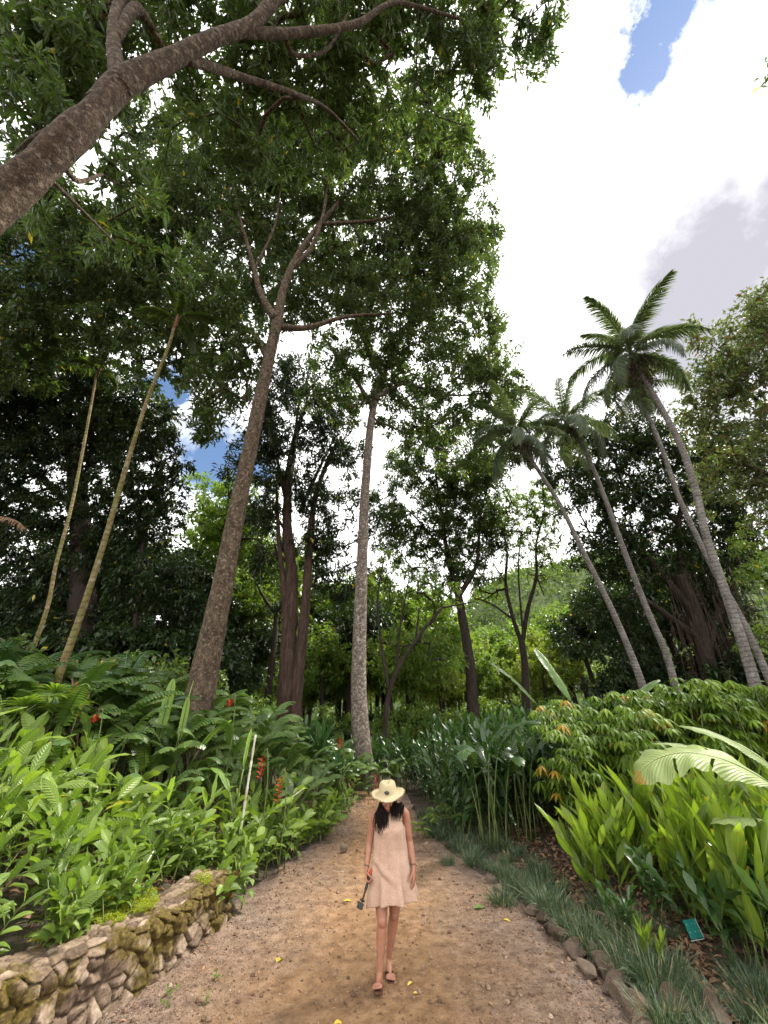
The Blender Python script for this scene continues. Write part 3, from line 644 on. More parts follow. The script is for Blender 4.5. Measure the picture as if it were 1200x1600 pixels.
def build_trees():
    # big leaning-looking trunk beside the camera
    tree('broadleaf_tree', 'huge grey-brown trunk reaching in from the left edge with limbs over the top', 'tree',
         wp((-150, 440, 3.4, .18), (0, 318, 4.0, .165), (110, 214, 4.4, .155), (195, 130, 4.9, .12)),
         [wp((150, 172, 4.64, .145), (195, 128, 4.9, .15), (262, 95, 5.3, .12), (330, 62, 5.8, .105), (400, 32, 6.4, .095), (440, -25, 7, .1)),
          wp((188, 140, 4.8, .11), (178, 60, 5.3, .085), (190, 0, 5.8, .075), (235, -70, 6.5, .08)),
          wp((182, 60, 5.3, .06), (215, 15, 5.9, .08), (255, 75, 6.4, .04)), wp((190, 0, 5.8, .07), (120, -30, 6.3, .05), (60, 20, 6.8, .03)),
          wp((365, 48, 6.1, .085), (450, 52, 6.9, .075), (555, 38, 7.8, .065), (620, 5, 8.5, .045), (720, 30, 9.5, .03)),
          wp((290, 92, 5.5, .07), (370, 118, 6.5, .06), (455, 145, 7.4, .05), (510, 170, 8.2, .035), (560, 220, 9, .025)),
          wp((445, 55, 6.9, .05), (460, 85, 7.2, .04), (510, 78, 7.6, .03), (545, 20, 8, .02)),
          wp((400, 32, 6.4, .07), (470, -20, 7.2, .06), (600, -60, 8.5, .05), (760, -20, 10, .03)),
          wp((85, 235, 4.3, .04), (120, 282, 4.9, .03), (160, 272, 5.6, .018)), wp((60, 262, 4.2, .03), (130, 330, 5.2, .02), (180, 380, 6.2, .012)),
          wp((150, 180, 4.6, .035), (60, 210, 5.2, .025), (20, 240, 5.8, .015))],
         [(70, 70, 6.8, 120, 90, 1.0, .9), (180, 20, 7.6, 120, 60, 1.0), (290, -10, 8, 120, 70, 1.2), (430, 40, 8.8, 120, 90, 1.2), (560, 30, 9.5, 110, 90, 1.3), (680, 40, 10.3, 110, 90, 1.3, .9), (790, 40, 11, 85, 70, 1.2, .7),
          (690, 130, 10.8, 90, 60, 1.1, .8), (560, 130, 10, 90, 60, 1.2), (400, 140, 9, 80, 60, 1.0, .8), (300, 160, 9, 60, 60, .8, .7), (60, 170, 6.0, 90, 60, .8, .7), (210, 280, 6.6, 70, 45, .6, .6), (170, 385, 7, 40, 40, .5, .5), (270, 400, 7.6, 40, 40, .5, .4), (720, 215, 11, 30, 30, .6, .5), (845, 70, 11.2, 35, 45, .6, .5), (60, 330, 7.2, 50, 30, .5, .3), (100, 120, 7.5, 110, 90, 1.0, .9), (330, 230, 9, 90, 80, 1.0, .8), (480, 220, 10, 90, 70, 1.2, .7), (620, 200, 10.8, 70, 50, 1.2, .7)],
         M['near'], M['barknear'], L=.19, Wd=.055, per=26, od=2.3 * TQ, tn=28, bump=.10, flare=1.6, seg=.5, tip=.006, step=.1, limbn=12, spread=.8)
    # tall brown trunk left of centre
    tree('broadleaf_tree', 'tall tree with a thick smooth brown trunk rising from the left bed', 'tree',
         ap((300, 1150, 10.4, .36), (322, 1040, 10.4, .33), (345, 930, 10.3, .285), (368, 810, 10.2, .25), (393, 690, 10.1, .23), (418, 570, 10, .21), (434, 500, 9.9, .20)),
         [wp((434, 505, 15.2, .19), (442, 455, 15.8, .16), (462, 405, 16.5, .13), (500, 350, 17.3, .11), (545, 300, 18, .07), (600, 250, 19, .04)),
          wp((432, 500, 15.2, .2), (408, 460, 15.8, .13), (392, 400, 16.4, .09), (372, 330, 17, .06), (360, 260, 17.6, .04)),
          wp((418, 560, 14.4, .13), (395, 520, 14.8, .09), (362, 500, 15.2, .07), (325, 470, 15.6, .04)),
          wp((434, 510, 15.2, .15), (480, 512, 16, .11), (540, 495, 16.8, .08), (610, 490, 17.6, .05)),
          wp((455, 420, 16.3, .12), (490, 380, 16.8, .09), (510, 300, 17.5, .06), (500, 220, 18.3, .04)),
          wp((500, 350, 17.3, .09), (580, 345, 18, .07), (660, 330, 18.8, .05), (730, 330, 19.5, .03)),
          wp((398, 420, 16.2, .06), (430, 350, 16.9, .045), (440, 270, 17.6, .03)), wp((600, 250, 19, .04), (660, 190, 19.6, .03))],
         [(400, 240, 18, 120, 80, 2.2, .8), (520, 250, 18.5, 120, 90, 2.4, .8), (630, 230, 19, 110, 90, 2.2, .8), (690, 320, 19, 90, 90, 2.2, .85), (560, 370, 19.2, 120, 90, 2.0, .75), (420, 370, 19, 120, 90, 1.8, .8), (300, 330, 16.5, 70, 100, 1.8, .8),
          (320, 470, 15.5, 70, 70, 1.6), (470, 470, 18.4, 90, 50, 1.5, .8), (600, 470, 18.5, 90, 60, 2.0, .8), (720, 420, 19, 60, 60, 1.6), (350, 600, 15, 60, 60, 1.2, 1.1), (330, 660, 14.5, 50, 35, 1.0, .9), (380, 540, 15, 50, 40, 1.0), (690, 250, 19, 60, 70, 1.8, .7), (470, 300, 20, 120, 120, 1.8, .7), (400, 470, 17.6, 70, 60, 1.0, .8), (560, 440, 19.5, 90, 50, 1.5, .7), (640, 400, 19.5, 90, 80, 1.6, .6)],
         M['canopy'], M['bark'], L=.24, Wd=.08, per=28, od=2.2 * TQ, tn=24, bump=.07, flare=1.35, seg=.8, tip=.008, step=.18, limbn=10)
    # middle tree with pale mottled lower trunk
    tree('broadleaf_tree', 'slim straight tree with a pale mottled trunk in the centre', 'tree',
         ap((570, 1200, 15, .31), (561, 1100, 15, .285), (562, 990, 15, .255), (566, 870, 15, .225), (571, 760, 15, .20), (580, 655, 15, .18), (590, 615, 15.1, .16)),
         [wp((588, 625, 20, .17), (598, 590, 20.5, .13), (620, 540, 21.2, .10), (650, 480, 22, .06), (680, 430, 22.6, .04)),
          wp((584, 640, 19.8, .13), (560, 600, 20, .1), (530, 560, 20.3, .08), (500, 520, 20.8, .05)),
          wp((590, 620, 20, .10), (630, 600, 20.4, .08), (680, 612, 20.8, .07), (720, 618, 21.3, .05), (780, 610, 22, .03)),
          wp((598, 590, 20.5, .1), (575, 545, 21, .07), (570, 500, 21.5, .05)), wp((585, 655, 19.6, .06), (640, 680, 19.8, .04), (690, 700, 20.2, .025))],
         [(700, 480, 21.5, 80, 70, 2.0, .8), (620, 520, 21, 80, 60, 2.0, .75), (760, 560, 21.5, 60, 60, 1.8, .9), (790, 620, 21.5, 45, 50, 1.4, .9), (700, 600, 21, 80, 60, 2.0, .8), (530, 560, 20.5, 70, 50, 1.8, .6), (650, 670, 20.5, 70, 40, 1.6, .8), (740, 660, 21, 50, 35, 1.4, .8), (750, 400, 22, 40, 60, 1.4, .8), (710, 360, 22, 60, 60, 1.4, .6), (500, 620, 20, 40, 30, 1, .6), (760, 505, 22, 30, 35, 1), (640, 590, 20.8, 70, 60, 1.8, .8), (560, 620, 20.2, 60, 50, 1.6, .7), (600, 460, 21.5, 80, 50, 2, .7), (730, 720, 20.5, 50, 30, 1.3, .7)],
         M['canopy'], M['barkpale'], L=.25, Wd=.09, per=26, od=2.1 * TQ, tn=20, bump=.05, flare=1.25, tip=.009, seg=.9)
    # twin reddish trunks with dark crown
    tree('dark_evergreen_tree', 'dark tree with twin fissured reddish trunks and a black-green crown', 'tree',
         ap((452, 1090, 19, .42), (452, 1000, 19, .36), (455, 900, 19, .31), (448, 800, 19, .26), (458, 700, 19, .20), (475, 640, 19, .12)),
         [ap((468, 800, 19.2, .14), (500, 730, 19.5, .10), (520, 690, 19.8, .06)), ap((448, 790, 19, .12), (430, 700, 19, .08), (420, 640, 19, .05)), ap((485, 880, 19.2, .1), (520, 850, 19.4, .06)),
          ap((450, 830, 19, .08), (420, 800, 19, .05), (390, 790, 19, .03)), ap((458, 700, 19, .1), (470, 620, 19, .07), (490, 570, 19, .04))],
         [(400, 650, 23, 40, 50, 1.8, 1), (550, 700, 22.5, 30, 50, 1.5, .7), (450, 600, 24, 60, 55, 2, 1.1), (500, 680, 23, 55, 60, 2, 1.1), (430, 700, 23, 50, 60, 2, 1.1), (470, 770, 22, 60, 45, 1.8, 1.0), (405, 800, 21.5, 40, 55, 1.6), (520, 850, 21, 45, 45, 1.5, .9), (420, 880, 20.5, 40, 35, 1.2, .8), (540, 780, 22, 40, 45, 1.4, .5), (440, 960, 20, 20, 60, .8, .3), (530, 620, 24, 40, 40, 1.8, .8), (520, 900, 21, 60, 40, 1.5, .8), (480, 860, 21.5, 50, 50, 1.5, .6), (380, 730, 22, 40, 50, 1.6, .8), (570, 800, 22, 30, 40, 1.2, .7)],
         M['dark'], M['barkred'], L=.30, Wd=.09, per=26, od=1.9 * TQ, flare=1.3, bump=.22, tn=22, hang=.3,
         extra_trunks=[ap((468, 1200, 18.8, .34), (462, 1092, 18.8, .3), (476, 960, 18.9, .24), (482, 880, 19, .2), (492, 780, 19.2, .16), (520, 700, 19.5, .1)), ap((438, 1200, 18.9, .24), (440, 1085, 18.9, .2), (446, 960, 18.8, .16), (436, 850, 18.8, .12), (432, 760, 18.8, .08))])
    tree('broadleaf_tree', 'dark round-crowned tree on a single brown trunk right of the mottled trunk', 'tree',
         ap((739, 1105, 24, .33), (733, 1030, 24, .29), (720, 950, 24, .26), (716, 925, 24, .24)),
         [ap((716, 930, 24, .2), (700, 870, 24, .14), (690, 800, 24, .09), (680, 740, 24, .05)), ap((718, 930, 24, .18), (745, 880, 24, .12), (750, 810, 24, .08), (765, 750, 24, .05)), ap((718, 945, 24, .1), (690, 925, 24, .07), (660, 905, 24, .04)),
          ap((700, 870, 24, .08), (660, 820, 24, .06), (630, 790, 24, .03)), ap((745, 880, 24, .07), (790, 850, 24, .04))],
         [(690, 740, 29, 80, 50, 2.5), (740, 780, 28, 60, 60, 2.3), (660, 810, 27, 65, 50, 2.2), (720, 850, 26.5, 60, 40, 2.0, .9), (620, 850, 26, 40, 50, 1.8, .7), (770, 830, 27, 30, 50, 1.5), (760, 720, 29, 50, 40, 2), (740, 900, 26, 50, 20, 1.5, .6), (640, 720, 28, 50, 30, 2, .8), (700, 690, 29, 70, 30, 2, .9), (790, 690, 29, 40, 40, 2, .8), (690, 880, 26, 70, 40, 2, .7), (610, 790, 27, 40, 50, 1.8, .7)],
         M['canopy'], M['barkdark'], L=.30, Wd=.10, per=26, od=2.2 * TQ, tr=(0, .6), flare=1.25)
    tree('sparse_tree', 'small dark forked tree nearly bare of leaves before the hill', 'tree',
         ap((822, 1095, 26, .26), (820, 1040, 26, .22), (815, 1000, 26, .2)),
         [ap((815, 1005, 26, .16), (800, 960, 26, .13), (790, 910, 26, .11), (792, 860, 26, .08), (780, 800, 26, .04)), ap((816, 1005, 26, .16), (825, 950, 26, .14), (838, 900, 26, .11), (838, 850, 26, .08), (850, 800, 26, .05), (848, 770, 26, .03)),
          ap((798, 965, 26, .08), (770, 945, 26, .06), (745, 935, 26, .04)), ap((790, 910, 26, .06), (770, 880, 26, .04)), ap((838, 900, 26, .06), (850, 930, 26, .04)), ap((817, 985, 26, .08), (812, 930, 26, .065), (810, 880, 26, .05), (815, 830, 26, .03)), ap((838, 850, 26, .05), (862, 830, 26, .03))],
         [(820, 800, 30, 70, 40, 2, 1.0), (850, 840, 29, 40, 50, 1.6, .8), (785, 810, 30, 35, 50, 1.5, .8), (765, 910, 28, 35, 35, 1, .7), (840, 770, 30, 50, 25, 1.5, .9), (830, 880, 28, 50, 50, 1.5, .6)],
         M['light'], M['barkdark'], L=.22, Wd=.09, per=12, od=.9, tip=.016, flare=1.2, bump=.1)
    tree('slender_tree', 'slender multi-stemmed tree arching over light green foliage', 'tree',
         ap((603, 1120, 19, .12), (615, 1060, 19, .10), (650, 1000, 19, .08), (690, 950, 19, .06)),
         [ap((610, 1090, 19, .09), (598, 1020, 19, .07), (590, 940, 19, .05), (600, 870, 19, .03)), ap((620, 1055, 19, .07), (625, 980, 19, .05), (640, 900, 19, .03)), ap((650, 1000, 19, .05), (655, 950, 19, .04)), ap((690, 950, 19, .05), (740, 940, 19, .03))],
         [(640, 920, 21, 60, 40, 1.5, .7), (600, 900, 21, 35, 50, 1.2, .7), (690, 940, 21, 50, 30, 1.2, .6), (660, 1010, 21, 45, 50, 1.5, .9), (690, 1040, 21, 40, 40, 1.5, .8), (610, 1010, 21, 40, 40, 1.2, .6)],
         M['light'], M['barkdark'], L=.20, Wd=.10, per=20, od=1.2, tip=.008, flare=1.2, bump=.1, tr=(0, .8))
    tree('broadleaf_tree', 'small dark tree between the brown trunk and the twin trunks', 'tree',
         ap((422, 1060, 24, .2), (430, 990, 24, .16), (432, 940, 24, .12)),
         [ap((430, 960, 24, .1), (405, 920, 24, .07), (390, 880, 24, .04)), ap((432, 960, 24, .1), (450, 920, 24, .07), (455, 880, 24, .04))],
         [(395, 900, 27, 40, 40, 1.6, .9), (385, 830, 28, 35, 50, 1.6, .9), (400, 960, 26, 40, 30, 1.4, .7)],
         M['canopy'], M['barkdark'], L=.28, Wd=.11, per=20, od=1.4, tr=(0, .7))
    # dark mass at the far left
    tree('banyan_tree', 'huge black-green tree filling the left side behind the thin palm trunks', 'tree',
         ap((120, 1060, 17, .6), (130, 900, 17, .5), (120, 760, 17, .4), (110, 680, 17, .3)),
         [ap((130, 860, 17, .2), (220, 780, 17, .14), (270, 740, 17, .08)), ap((120, 800, 17, .2), (40, 720, 17, .14), (0, 660, 17, .1)), ap((200, 1050, 16.5, .12), (215, 940, 16.5, .1), (225, 820, 17, .08)), ap((110, 700, 17, .15), (150, 620, 17, .08))],
         [(60, 620, 21, 110, 80, 2.6), (150, 680, 20.5, 100, 80, 2.6), (230, 750, 19.5, 70, 70, 2.2), (40, 740, 19.5, 90, 80, 2.4), (130, 800, 19, 90, 60, 2.2), (-60, 650, 20, 80, 110, 2.5), (190, 850, 18.5, 80, 40, 1.8), (50, 850, 18, 100, 50, 1.8), (250, 800, 19, 45, 40, 1.6), (160, 600, 21, 70, 40, 2.0, .9), (255, 690, 20, 35, 40, 1.4, .8), (-40, 800, 18, 60, 90, 2), (40, 560, 22, 90, 50, 2.4), (100, 640, 21.5, 110, 90, 2.4), (200, 660, 20.5, 80, 70, 2.2), (90, 900, 17.5, 110, 50, 1.8), (230, 900, 17.5, 90, 50, 1.8), (20, 960, 17, 90, 40, 1.5), (160, 960, 17, 100, 40, 1.5), (290, 960, 17.5, 60, 50, 1.4, .9)],
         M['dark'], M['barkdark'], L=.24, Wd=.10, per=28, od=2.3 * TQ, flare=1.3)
    tree('broadleaf_tree', 'tree with lime green top leaves above the black mass at the left edge', 'tree',
         ap((-60, 900, 14, .3), (-40, 700, 14, .24), (0, 600, 14, .18)), [ap((0, 600, 14, .12), (60, 560, 14, .07), (110, 560, 14, .04))],
         [(40, 530, 19, 70, 30, 1.4, .8), (110, 560, 19, 50, 25, 1.0, .8), (-40, 560, 18, 60, 50, 1.6)],
         M['light'], M['barkdark'], L=.26, Wd=.1, per=22, od=1.4, tr=(.0, .7))
    tree('broadleaf_tree', 'tall dark tree whose leaves fill the sky between the near trunk and the yellow palm', 'tree',
         ap((-260, 900, 12, .4), (-150, 600, 12, .34), (-60, 470, 12, .26), (20, 380, 12, .18)),
         [ap((20, 380, 12, .14), (120, 350, 12, .1), (220, 330, 12, .06)), ap((-60, 470, 12, .14), (60, 470, 12, .1), (180, 460, 12, .06), (260, 470, 12, .04)), ap((20, 380, 12, .1), (40, 330, 12, .07))],
         [(60, 440, 16, 110, 70, 2.0, .75), (190, 430, 16.5, 90, 80, 2.0, .85), (270, 480, 16.5, 60, 70, 1.8, .9), (200, 530, 16, 90, 50, 1.8, .75), (60, 510, 16, 70, 30, 1.6, .6), (130, 330, 17, 90, 60, 1.8, .8), (240, 300, 17.5, 70, 80, 1.8, .85), (20, 380, 16, 60, 50, 1.6, .7), (240, 200, 18, 70, 70, 1.8, .6), (230, 590, 16, 50, 35, 1.3, .5), (30, 470, 17, 100, 90, 2, .9), (150, 400, 17.5, 110, 90, 2, .9), (250, 400, 17.5, 80, 80, 2, .9), (20, 560, 17, 80, 60, 1.8, .8), (150, 500, 17, 100, 60, 2, .8), (300, 250, 18.5, 60, 60, 1.8, .8), (290, 550, 16.5, 50, 60, 1.4, .9), (40, 300, 17.5, 90, 80, 2, .9)],
         M['canopy'], M['barkdark'], L=.24, Wd=.09, per=28, od=2.3 * TQ, tr=(0, .55))
    # right hand side
    r = tree('banyan_tree', 'massive dark spreading tree with hanging aerial roots behind the palms', 'tree',
         ap((1120, 1100, 21, .45), (1105, 1040, 21, .4), (1085, 960, 21, .35), (1060, 900, 21, .3)),
         [ap((1085, 960, 21, .2), (1020, 880, 21, .15), (960, 820, 21, .1)), ap((1095, 1000, 21, .22), (1040, 960, 21, .16), (1000, 930, 21, .1)), ap((1070, 920, 21, .2), (1060, 820, 21, .15), (1080, 740, 21, .1)), ap((1100, 1040, 21, .2), (1140, 900, 21, .16), (1180, 800, 21, .1)), ap((1060, 820, 21, .12), (980, 740, 21, .08)),
          ap((1130, 1090, 20.8, .15), (1150, 1000, 20.8, .12), (1140, 900, 21, .1))],
         [(950, 690, 26, 80, 55, 2.6), (1040, 690, 26, 80, 55, 2.6), (900, 690, 26, 60, 40, 2.2, .7), (900, 760, 25, 60, 55, 2.2), (980, 780, 25, 80, 60, 2.6), (1070, 780, 24.5, 80, 70, 2.6), (1000, 870, 23.5, 80, 50, 2.2), (940, 860, 24, 60, 55, 2.0), (1090, 870, 23, 80, 50, 2.2), (960, 950, 23, 75, 45, 2.0), (1060, 960, 22.5, 80, 50, 2.0), (1000, 1020, 22, 90, 40, 1.8), (1120, 980, 22, 80, 60, 1.8), (1140, 800, 24, 70, 90, 2.4), (1120, 1050, 21.5, 80, 40, 1.4, .8), (880, 1000, 23, 30, 30, 1.2, .4), (1130, 700, 25, 60, 50, 2.2)],
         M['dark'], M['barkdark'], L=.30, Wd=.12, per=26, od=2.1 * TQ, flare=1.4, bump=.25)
    o0 = np.array(r.location); ar = MB()
    for _ in range(90):
        a = at(R(1040, 1180), R(860, 1000), 20.6 + R(-.6, .5)); L_ = R(2, 5.5); x = R(-.5, .5)
        pts = [a, a + V3(x * .3, 0, -L_ * .4), a + V3(x, R(-.2, .2), -L_)]; tube(ar, np.array(pts) - o0, [.02, .017, .01], 4, .6)
    ar.obj('aerial_roots', M['barkred'], r)
    tree('rusty_leafed_tree', 'open tree with rusty and pale green leaves leaning in from the right edge', 'tree',
         ap((1330, 1050, 14, .3), (1290, 850, 14, .24), (1260, 700, 14, .2)),
         [ap((1260, 720, 14, .14), (1200, 640, 14, .1), (1130, 590, 14, .06)), ap((1270, 760, 14, .12), (1200, 740, 14, .08), (1150, 720, 14, .05)), ap((1260, 700, 14, .12), (1200, 560, 14, .07), (1150, 500, 14, .04)), ap((1280, 820, 14, .1), (1190, 860, 14, .05))],
         [(1170, 510, 19, 55, 40, 1.4, .7), (1140, 570, 18.5, 55, 50, 1.4, .8), (1190, 600, 18, 70, 60, 1.6), (1110, 620, 18, 50, 40, 1.2, .6), (1160, 690, 17.5, 60, 50, 1.4, .8), (1200, 780, 17, 40, 60, 1.2, .8), (1230, 680, 17, 50, 120, 1.6), (1090, 580, 19, 30, 20, 1, .4), (1190, 470, 19.5, 40, 30, 1, .8), (1090, 660, 18, 40, 50, 1.2, .8), (1130, 760, 17.5, 50, 50, 1.2, .8), (1180, 540, 18.8, 60, 60, 1.4, .9), (1100, 520, 19, 30, 30, 1, .6)],
         M['rust'], M['barkdark'], L=.24, Wd=.10, per=20, od=1.9, alt=.10, tip=.008)
    tree('broadleaf_tree', 'light green tree by the right edge above the rightmost palm trunk base', 'tree',
         ap((1260, 1060, 17, .2), (1240, 950, 17, .16)), [ap((1240, 950, 17, .1), (1190, 900, 17, .06))],
         [(1180, 890, 17.5, 40, 50, 1.2, .8), (1200, 1010, 18, 60, 40, 1.2, .9), (1170, 850, 19, 40, 30, 1, .6)],
         M['light'], M['barkdark'], L=.24, Wd=.12, per=20, od=1.2, alt=.02)
    # small sprig of leaves at the right edge, top
    tree('broadleaf_tree', 'tree outside the right edge showing one small leaf sprig against the cloud', 'tree',
         ap((1700, 900, 6, .2), (1600, 500, 6, .15), (1400, 200, 6, .08)), [wp((1400, 200, 8, .04), (1290, 110, 9, .02), (1225, 105, 9.5, .01))],
         [(1215, 105, 9.5, 20, 30, .3, .7), (1300, 110, 9.5, 60, 60, 1)], M['near'], M['barkdark'], L=.18, Wd=.06, per=16, od=1.0)
build_trees()

# ------------------------------------------------------------------ background trees and bushes (shared shapes, one object each)
def bushproto(kind, R0, Hh, mat, L, Wd, seed, dens=1.0, squash=.8, per=20, trunk=True):
    root = thing(kind, 'x', 'tree' if trunk else 'bush', (0, 0, -200))
    ph = Hh - R0 * squash; pts = [V3(0, 0, -.3), V3(R(-.1, .1), R(-.1, .1), max(.3, ph * .5)), V3(R(-.3, .3), R(-.3, .3), max(.5, ph))]
    tb = MB(); r0 = .04 * Hh ** 1.0 * .5; tube(tb, pts, [r0 * 1.3, r0, r0 * .6], 8, .4, .1)
    nodes, nr = resample(pts, [r0, r0, r0 * .6], .4)
    n = int(dens * 2.0 * math.pi * R0 * R0 / (L * Wd * .32) / per); att = []
    lob = [(unit(1)[0] * V3(.5, .5, .35) * R0, R(.45, .65) * R0) for _ in range(7)]
    for c, rr in lob:
        q = unit(max(3, n // 7)) * (rng.random(max(3, n // 7)) ** .33)[:, None] * rr * V3(1, 1, .75); att.append(q + c * V3(1, 1, squash) + V3(0, 0, ph + R0 * squash * .3))
    att = np.vstack(att); att = att[att[:, 2] > .25]
    P, par, r, tips, n0 = grow(nodes, nr, att, .8, .01)
    i = np.arange(n0, len(P)); prisms(tb, P[par[i]], P[i], r[i], r[i] * .9, 3)
    tb.obj('trunk' if trunk else 'stems', M['barkdark'], root)
    fo = MB(); foliage(fo, P, par, tips, n0, L, Wd, per, 1.0)
    fo.obj('crown' if trunk else 'foliage', mat, root, smooth=False)
    return root
BP = {}
USED = set()
def put(key, loc, rz=None, sc=1.0, phrase=None, group=None, tilt=(0, 0)):
    pr = BP[key]
    if key not in USED:
        USED.add(key); pr.location = [float(c) for c in loc]; pr.rotation_euler = (tilt[0], tilt[1], float(R(0, 6.3) if rz is None else rz)); pr.scale = (sc, sc, sc); o = pr
        if group: o['group'] = group
    else: o = dup(pr, loc, R(0, 6.3) if rz is None else rz, sc, 'x', group, tilt)
    h = 1.0
    if phrase: reg(o, phrase, V3(*loc) + V3(0, 0, h * sc))
    return o
BP['bgA'] = bushproto('background_tree', 3.2, 8, M['light'], .30, .15, 1)
BP['bgB'] = bushproto('background_tree', 2.8, 6, M['light'], .30, .15, 2)
BP['bgC'] = bushproto('background_tree', 2.6, 6.5, M['yellow'], .28, .14, 3, .8)
BP['bgD'] = bushproto('background_bush', 1.8, 2.6, M['light'], .22, .11, 4, 1, .8, 20, False)
BP['bgE'] = bushproto('background_bush', 1.6, 2.4, M['canopy'], .20, .10, 5, 1.1, .8, 20, False)
BP['bgG'] = bushproto('background_bush', 2.4, 4.4, M['dark'], .24, .12, 7, 1.3, .8, 24, False)
BP['bgH'] = bushproto('background_tree', 4.6, 16, M['light'], .32, .16, 8, .9, .9)
BP['bgF'] = bushproto('background_tree', 3.0, 9, M['dark'], .28, .13, 6, 1.2)
def bgplace(key, px, Y, sc, phrase, grp='trees and bushes behind the garden'):
    p = at(px, 1119, Y); put(key, V3(p[0], Y, gzf(p[0], Y) - .05), None, sc, phrase, grp)
for px, Y, sc, k in [(640, 30, .8, 'bgA'), (690, 34, .9, 'bgB'), (760, 36, .75, 'bgA'), (790, 32, .55, 'bgB'), (870, 34, .8, 'bgC'), (905, 40, .9, 'bgA'), (850, 42, .8, 'bgB'), (720, 44, 1.0, 'bgC'), (800, 48, 1.0, 'bgA'), (760, 54, 1.2, 'bgB'), (655, 46, 1.1, 'bgB'), (600, 38, .8, 'bgA'), (540, 36, .9, 'bgC'), (500, 30, .7, 'bgA'), (400, 30, .8, 'bgA'), (350, 34, 1.3, 'bgC'), (300, 30, 1.2, 'bgA'), (390, 40, 1.2, 'bgB'), (480, 44, 1.0, 'bgB'), (530, 50, 1.1, 'bgA'), (580, 46, .9, 'bgC'), (370, 26, .75, 'bgB'), (950, 46, 1.1, 'bgC'), (1180, 30, .9, 'bgA'), (1240, 26, .8, 'bgB'), (1100, 36, 1.0, 'bgB'), (545, 27, 1.05, 'bgF'), (325, 32, 1.15, 'bgH'), (300, 27, 1.12, 'bgH'), (370, 29, .95, 'bgH'), (560, 34, .9, 'bgH'), (395, 34, 1.1, 'bgH'), (285, 34, 1.1, 'bgH'), (470, 36, .85, 'bgH'), (540, 38, .9, 'bgH'), (640, 38, .85, 'bgH'), (900, 40, .8, 'bgH'), (350, 26, .7, 'bgH'), (880, 32, 1.25, 'bgC'), (925, 34, 1.3, 'bgA'), (780, 35, .9, 'bgC'), (750, 30, .8, 'bgA'), (690, 26, .7, 'bgC'), (840, 36, 1.1, 'bgA'), (600, 30, 1.15, 'bgF'), (500, 32, 1.0, 'bgB'), (460, 28, .9, 'bgB'), (385, 30, 1.3, 'bgB'), (430, 36, 1.7, 'bgA'), (480, 38, 1.6, 'bgC'), (530, 36, 1.5, 'bgA'), (590, 36, 1.6, 'bgB'), (650, 34, 1.5, 'bgA'), (570, 28, 1.0, 'bgC'), (450, 33, 1.5, 'bgB'), (700, 40, 1.6, 'bgC'), (790, 44, 1.4, 'bgA'), (500, 26, .9, 'bgA'), (240, 24, 1.2, 'bgF'), (300, 24, .9, 'bgF'), (190, 28, 1.5, 'bgF'), (90, 26, 1.5, 'bgF'), (10, 24, 1.4, 'bgF'), (380, 26, .85, 'bgF'), (340, 30, 1.6, 'bgC'), (420, 32, 1.3, 'bgA'), (640, 27, 1.25, 'bgB'), (610, 25, 1.0, 'bgB'), (690, 29, 1.2, 'bgA'), (740, 32, 1.1, 'bgB'), (560, 30, .9, 'bgA'), (860, 30, 1.0, 'bgC'), (1000, 28, 1.2, 'bgF'), (940, 28, 1.0, 'bgF'), (1090, 28, 1.4, 'bgF'), (1180, 26, 1.4, 'bgF'), (330, 24, .6, 'bgF'), (60, 24, .9, 'bgF'), (150, 26, 1.0, 'bgF'), (-40, 22, .9, 'bgF'), (1020, 34, 1.1, 'bgF')]:
    bgplace(k, px, Y, sc, {'bgA': 'light green leafy background tree', 'bgB': 'mid green background tree', 'bgC': 'yellow-green background tree', 'bgH': 'tall light green background tree', 'bgF': 'very dark background tree'}[k])
for px, Y, sc, k in [(620, 24, .9, 'bgD'), (670, 22, .9, 'bgD'), (700, 26, .8, 'bgE'), (775, 27, 1.1, 'bgD'), (800, 30, 1.3, 'bgE'), (760, 31, 1.2, 'bgD'), (860, 28, 1.0, 'bgE'), (895, 26, 1.1, 'bgD'), (840, 31, 1.3, 'bgD'), (930, 24, .9, 'bgE'), (650, 28, 1.1, 'bgE'), (545, 22, .8, 'bgE'), (520, 24, 1.0, 'bgD'), (480, 25, .8, 'bgE'), (385, 20, 1.0, 'bgE'), (405, 22, 1.2, 'bgD'), (350, 17, .9, 'bgE'), (500, 19, .6, 'bgE'), (600, 20, .7, 'bgE'), (1000, 20, .9, 'bgE'), (1080, 18, .9, 'bgE'), (1160, 16, .9, 'bgE'), (1220, 15, 1.0, 'bgD'),
                     (420, 24, .8, 'bgD'), (465, 22, .6, 'bgD'), (500, 24, .8, 'bgE'), (540, 24, .8, 'bgD'), (590, 23, .8, 'bgD'), (625, 26, 1.0, 'bgD'), (655, 24, .9, 'bgE'), (690, 23, .7, 'bgD'), (720, 27, .9, 'bgD'), (480, 28, 1.0, 'bgD'), (560, 27, 1.0, 'bgE'), (610, 21, .65, 'bgD'), (780, 24, .7, 'bgE'), (850, 25, .8, 'bgD'), (520, 20, .55, 'bgD'), (20, 13, 1.2, 'bgE'), (100, 14, 1.3, 'bgE'), (180, 14, 1.3, 'bgE'), (240, 14, 1.2, 'bgE'), (285, 15, 1.1, 'bgE'), (-40, 12, 1.3, 'bgE'), (130, 12.5, 1.0, 'bgE'), (210, 12.5, 1.0, 'bgE'), (370, 15, .8, 'bgD')]:
    bgplace(k, px, Y, sc, 'round light green bush' if k == 'bgD' else 'round dark green bush')
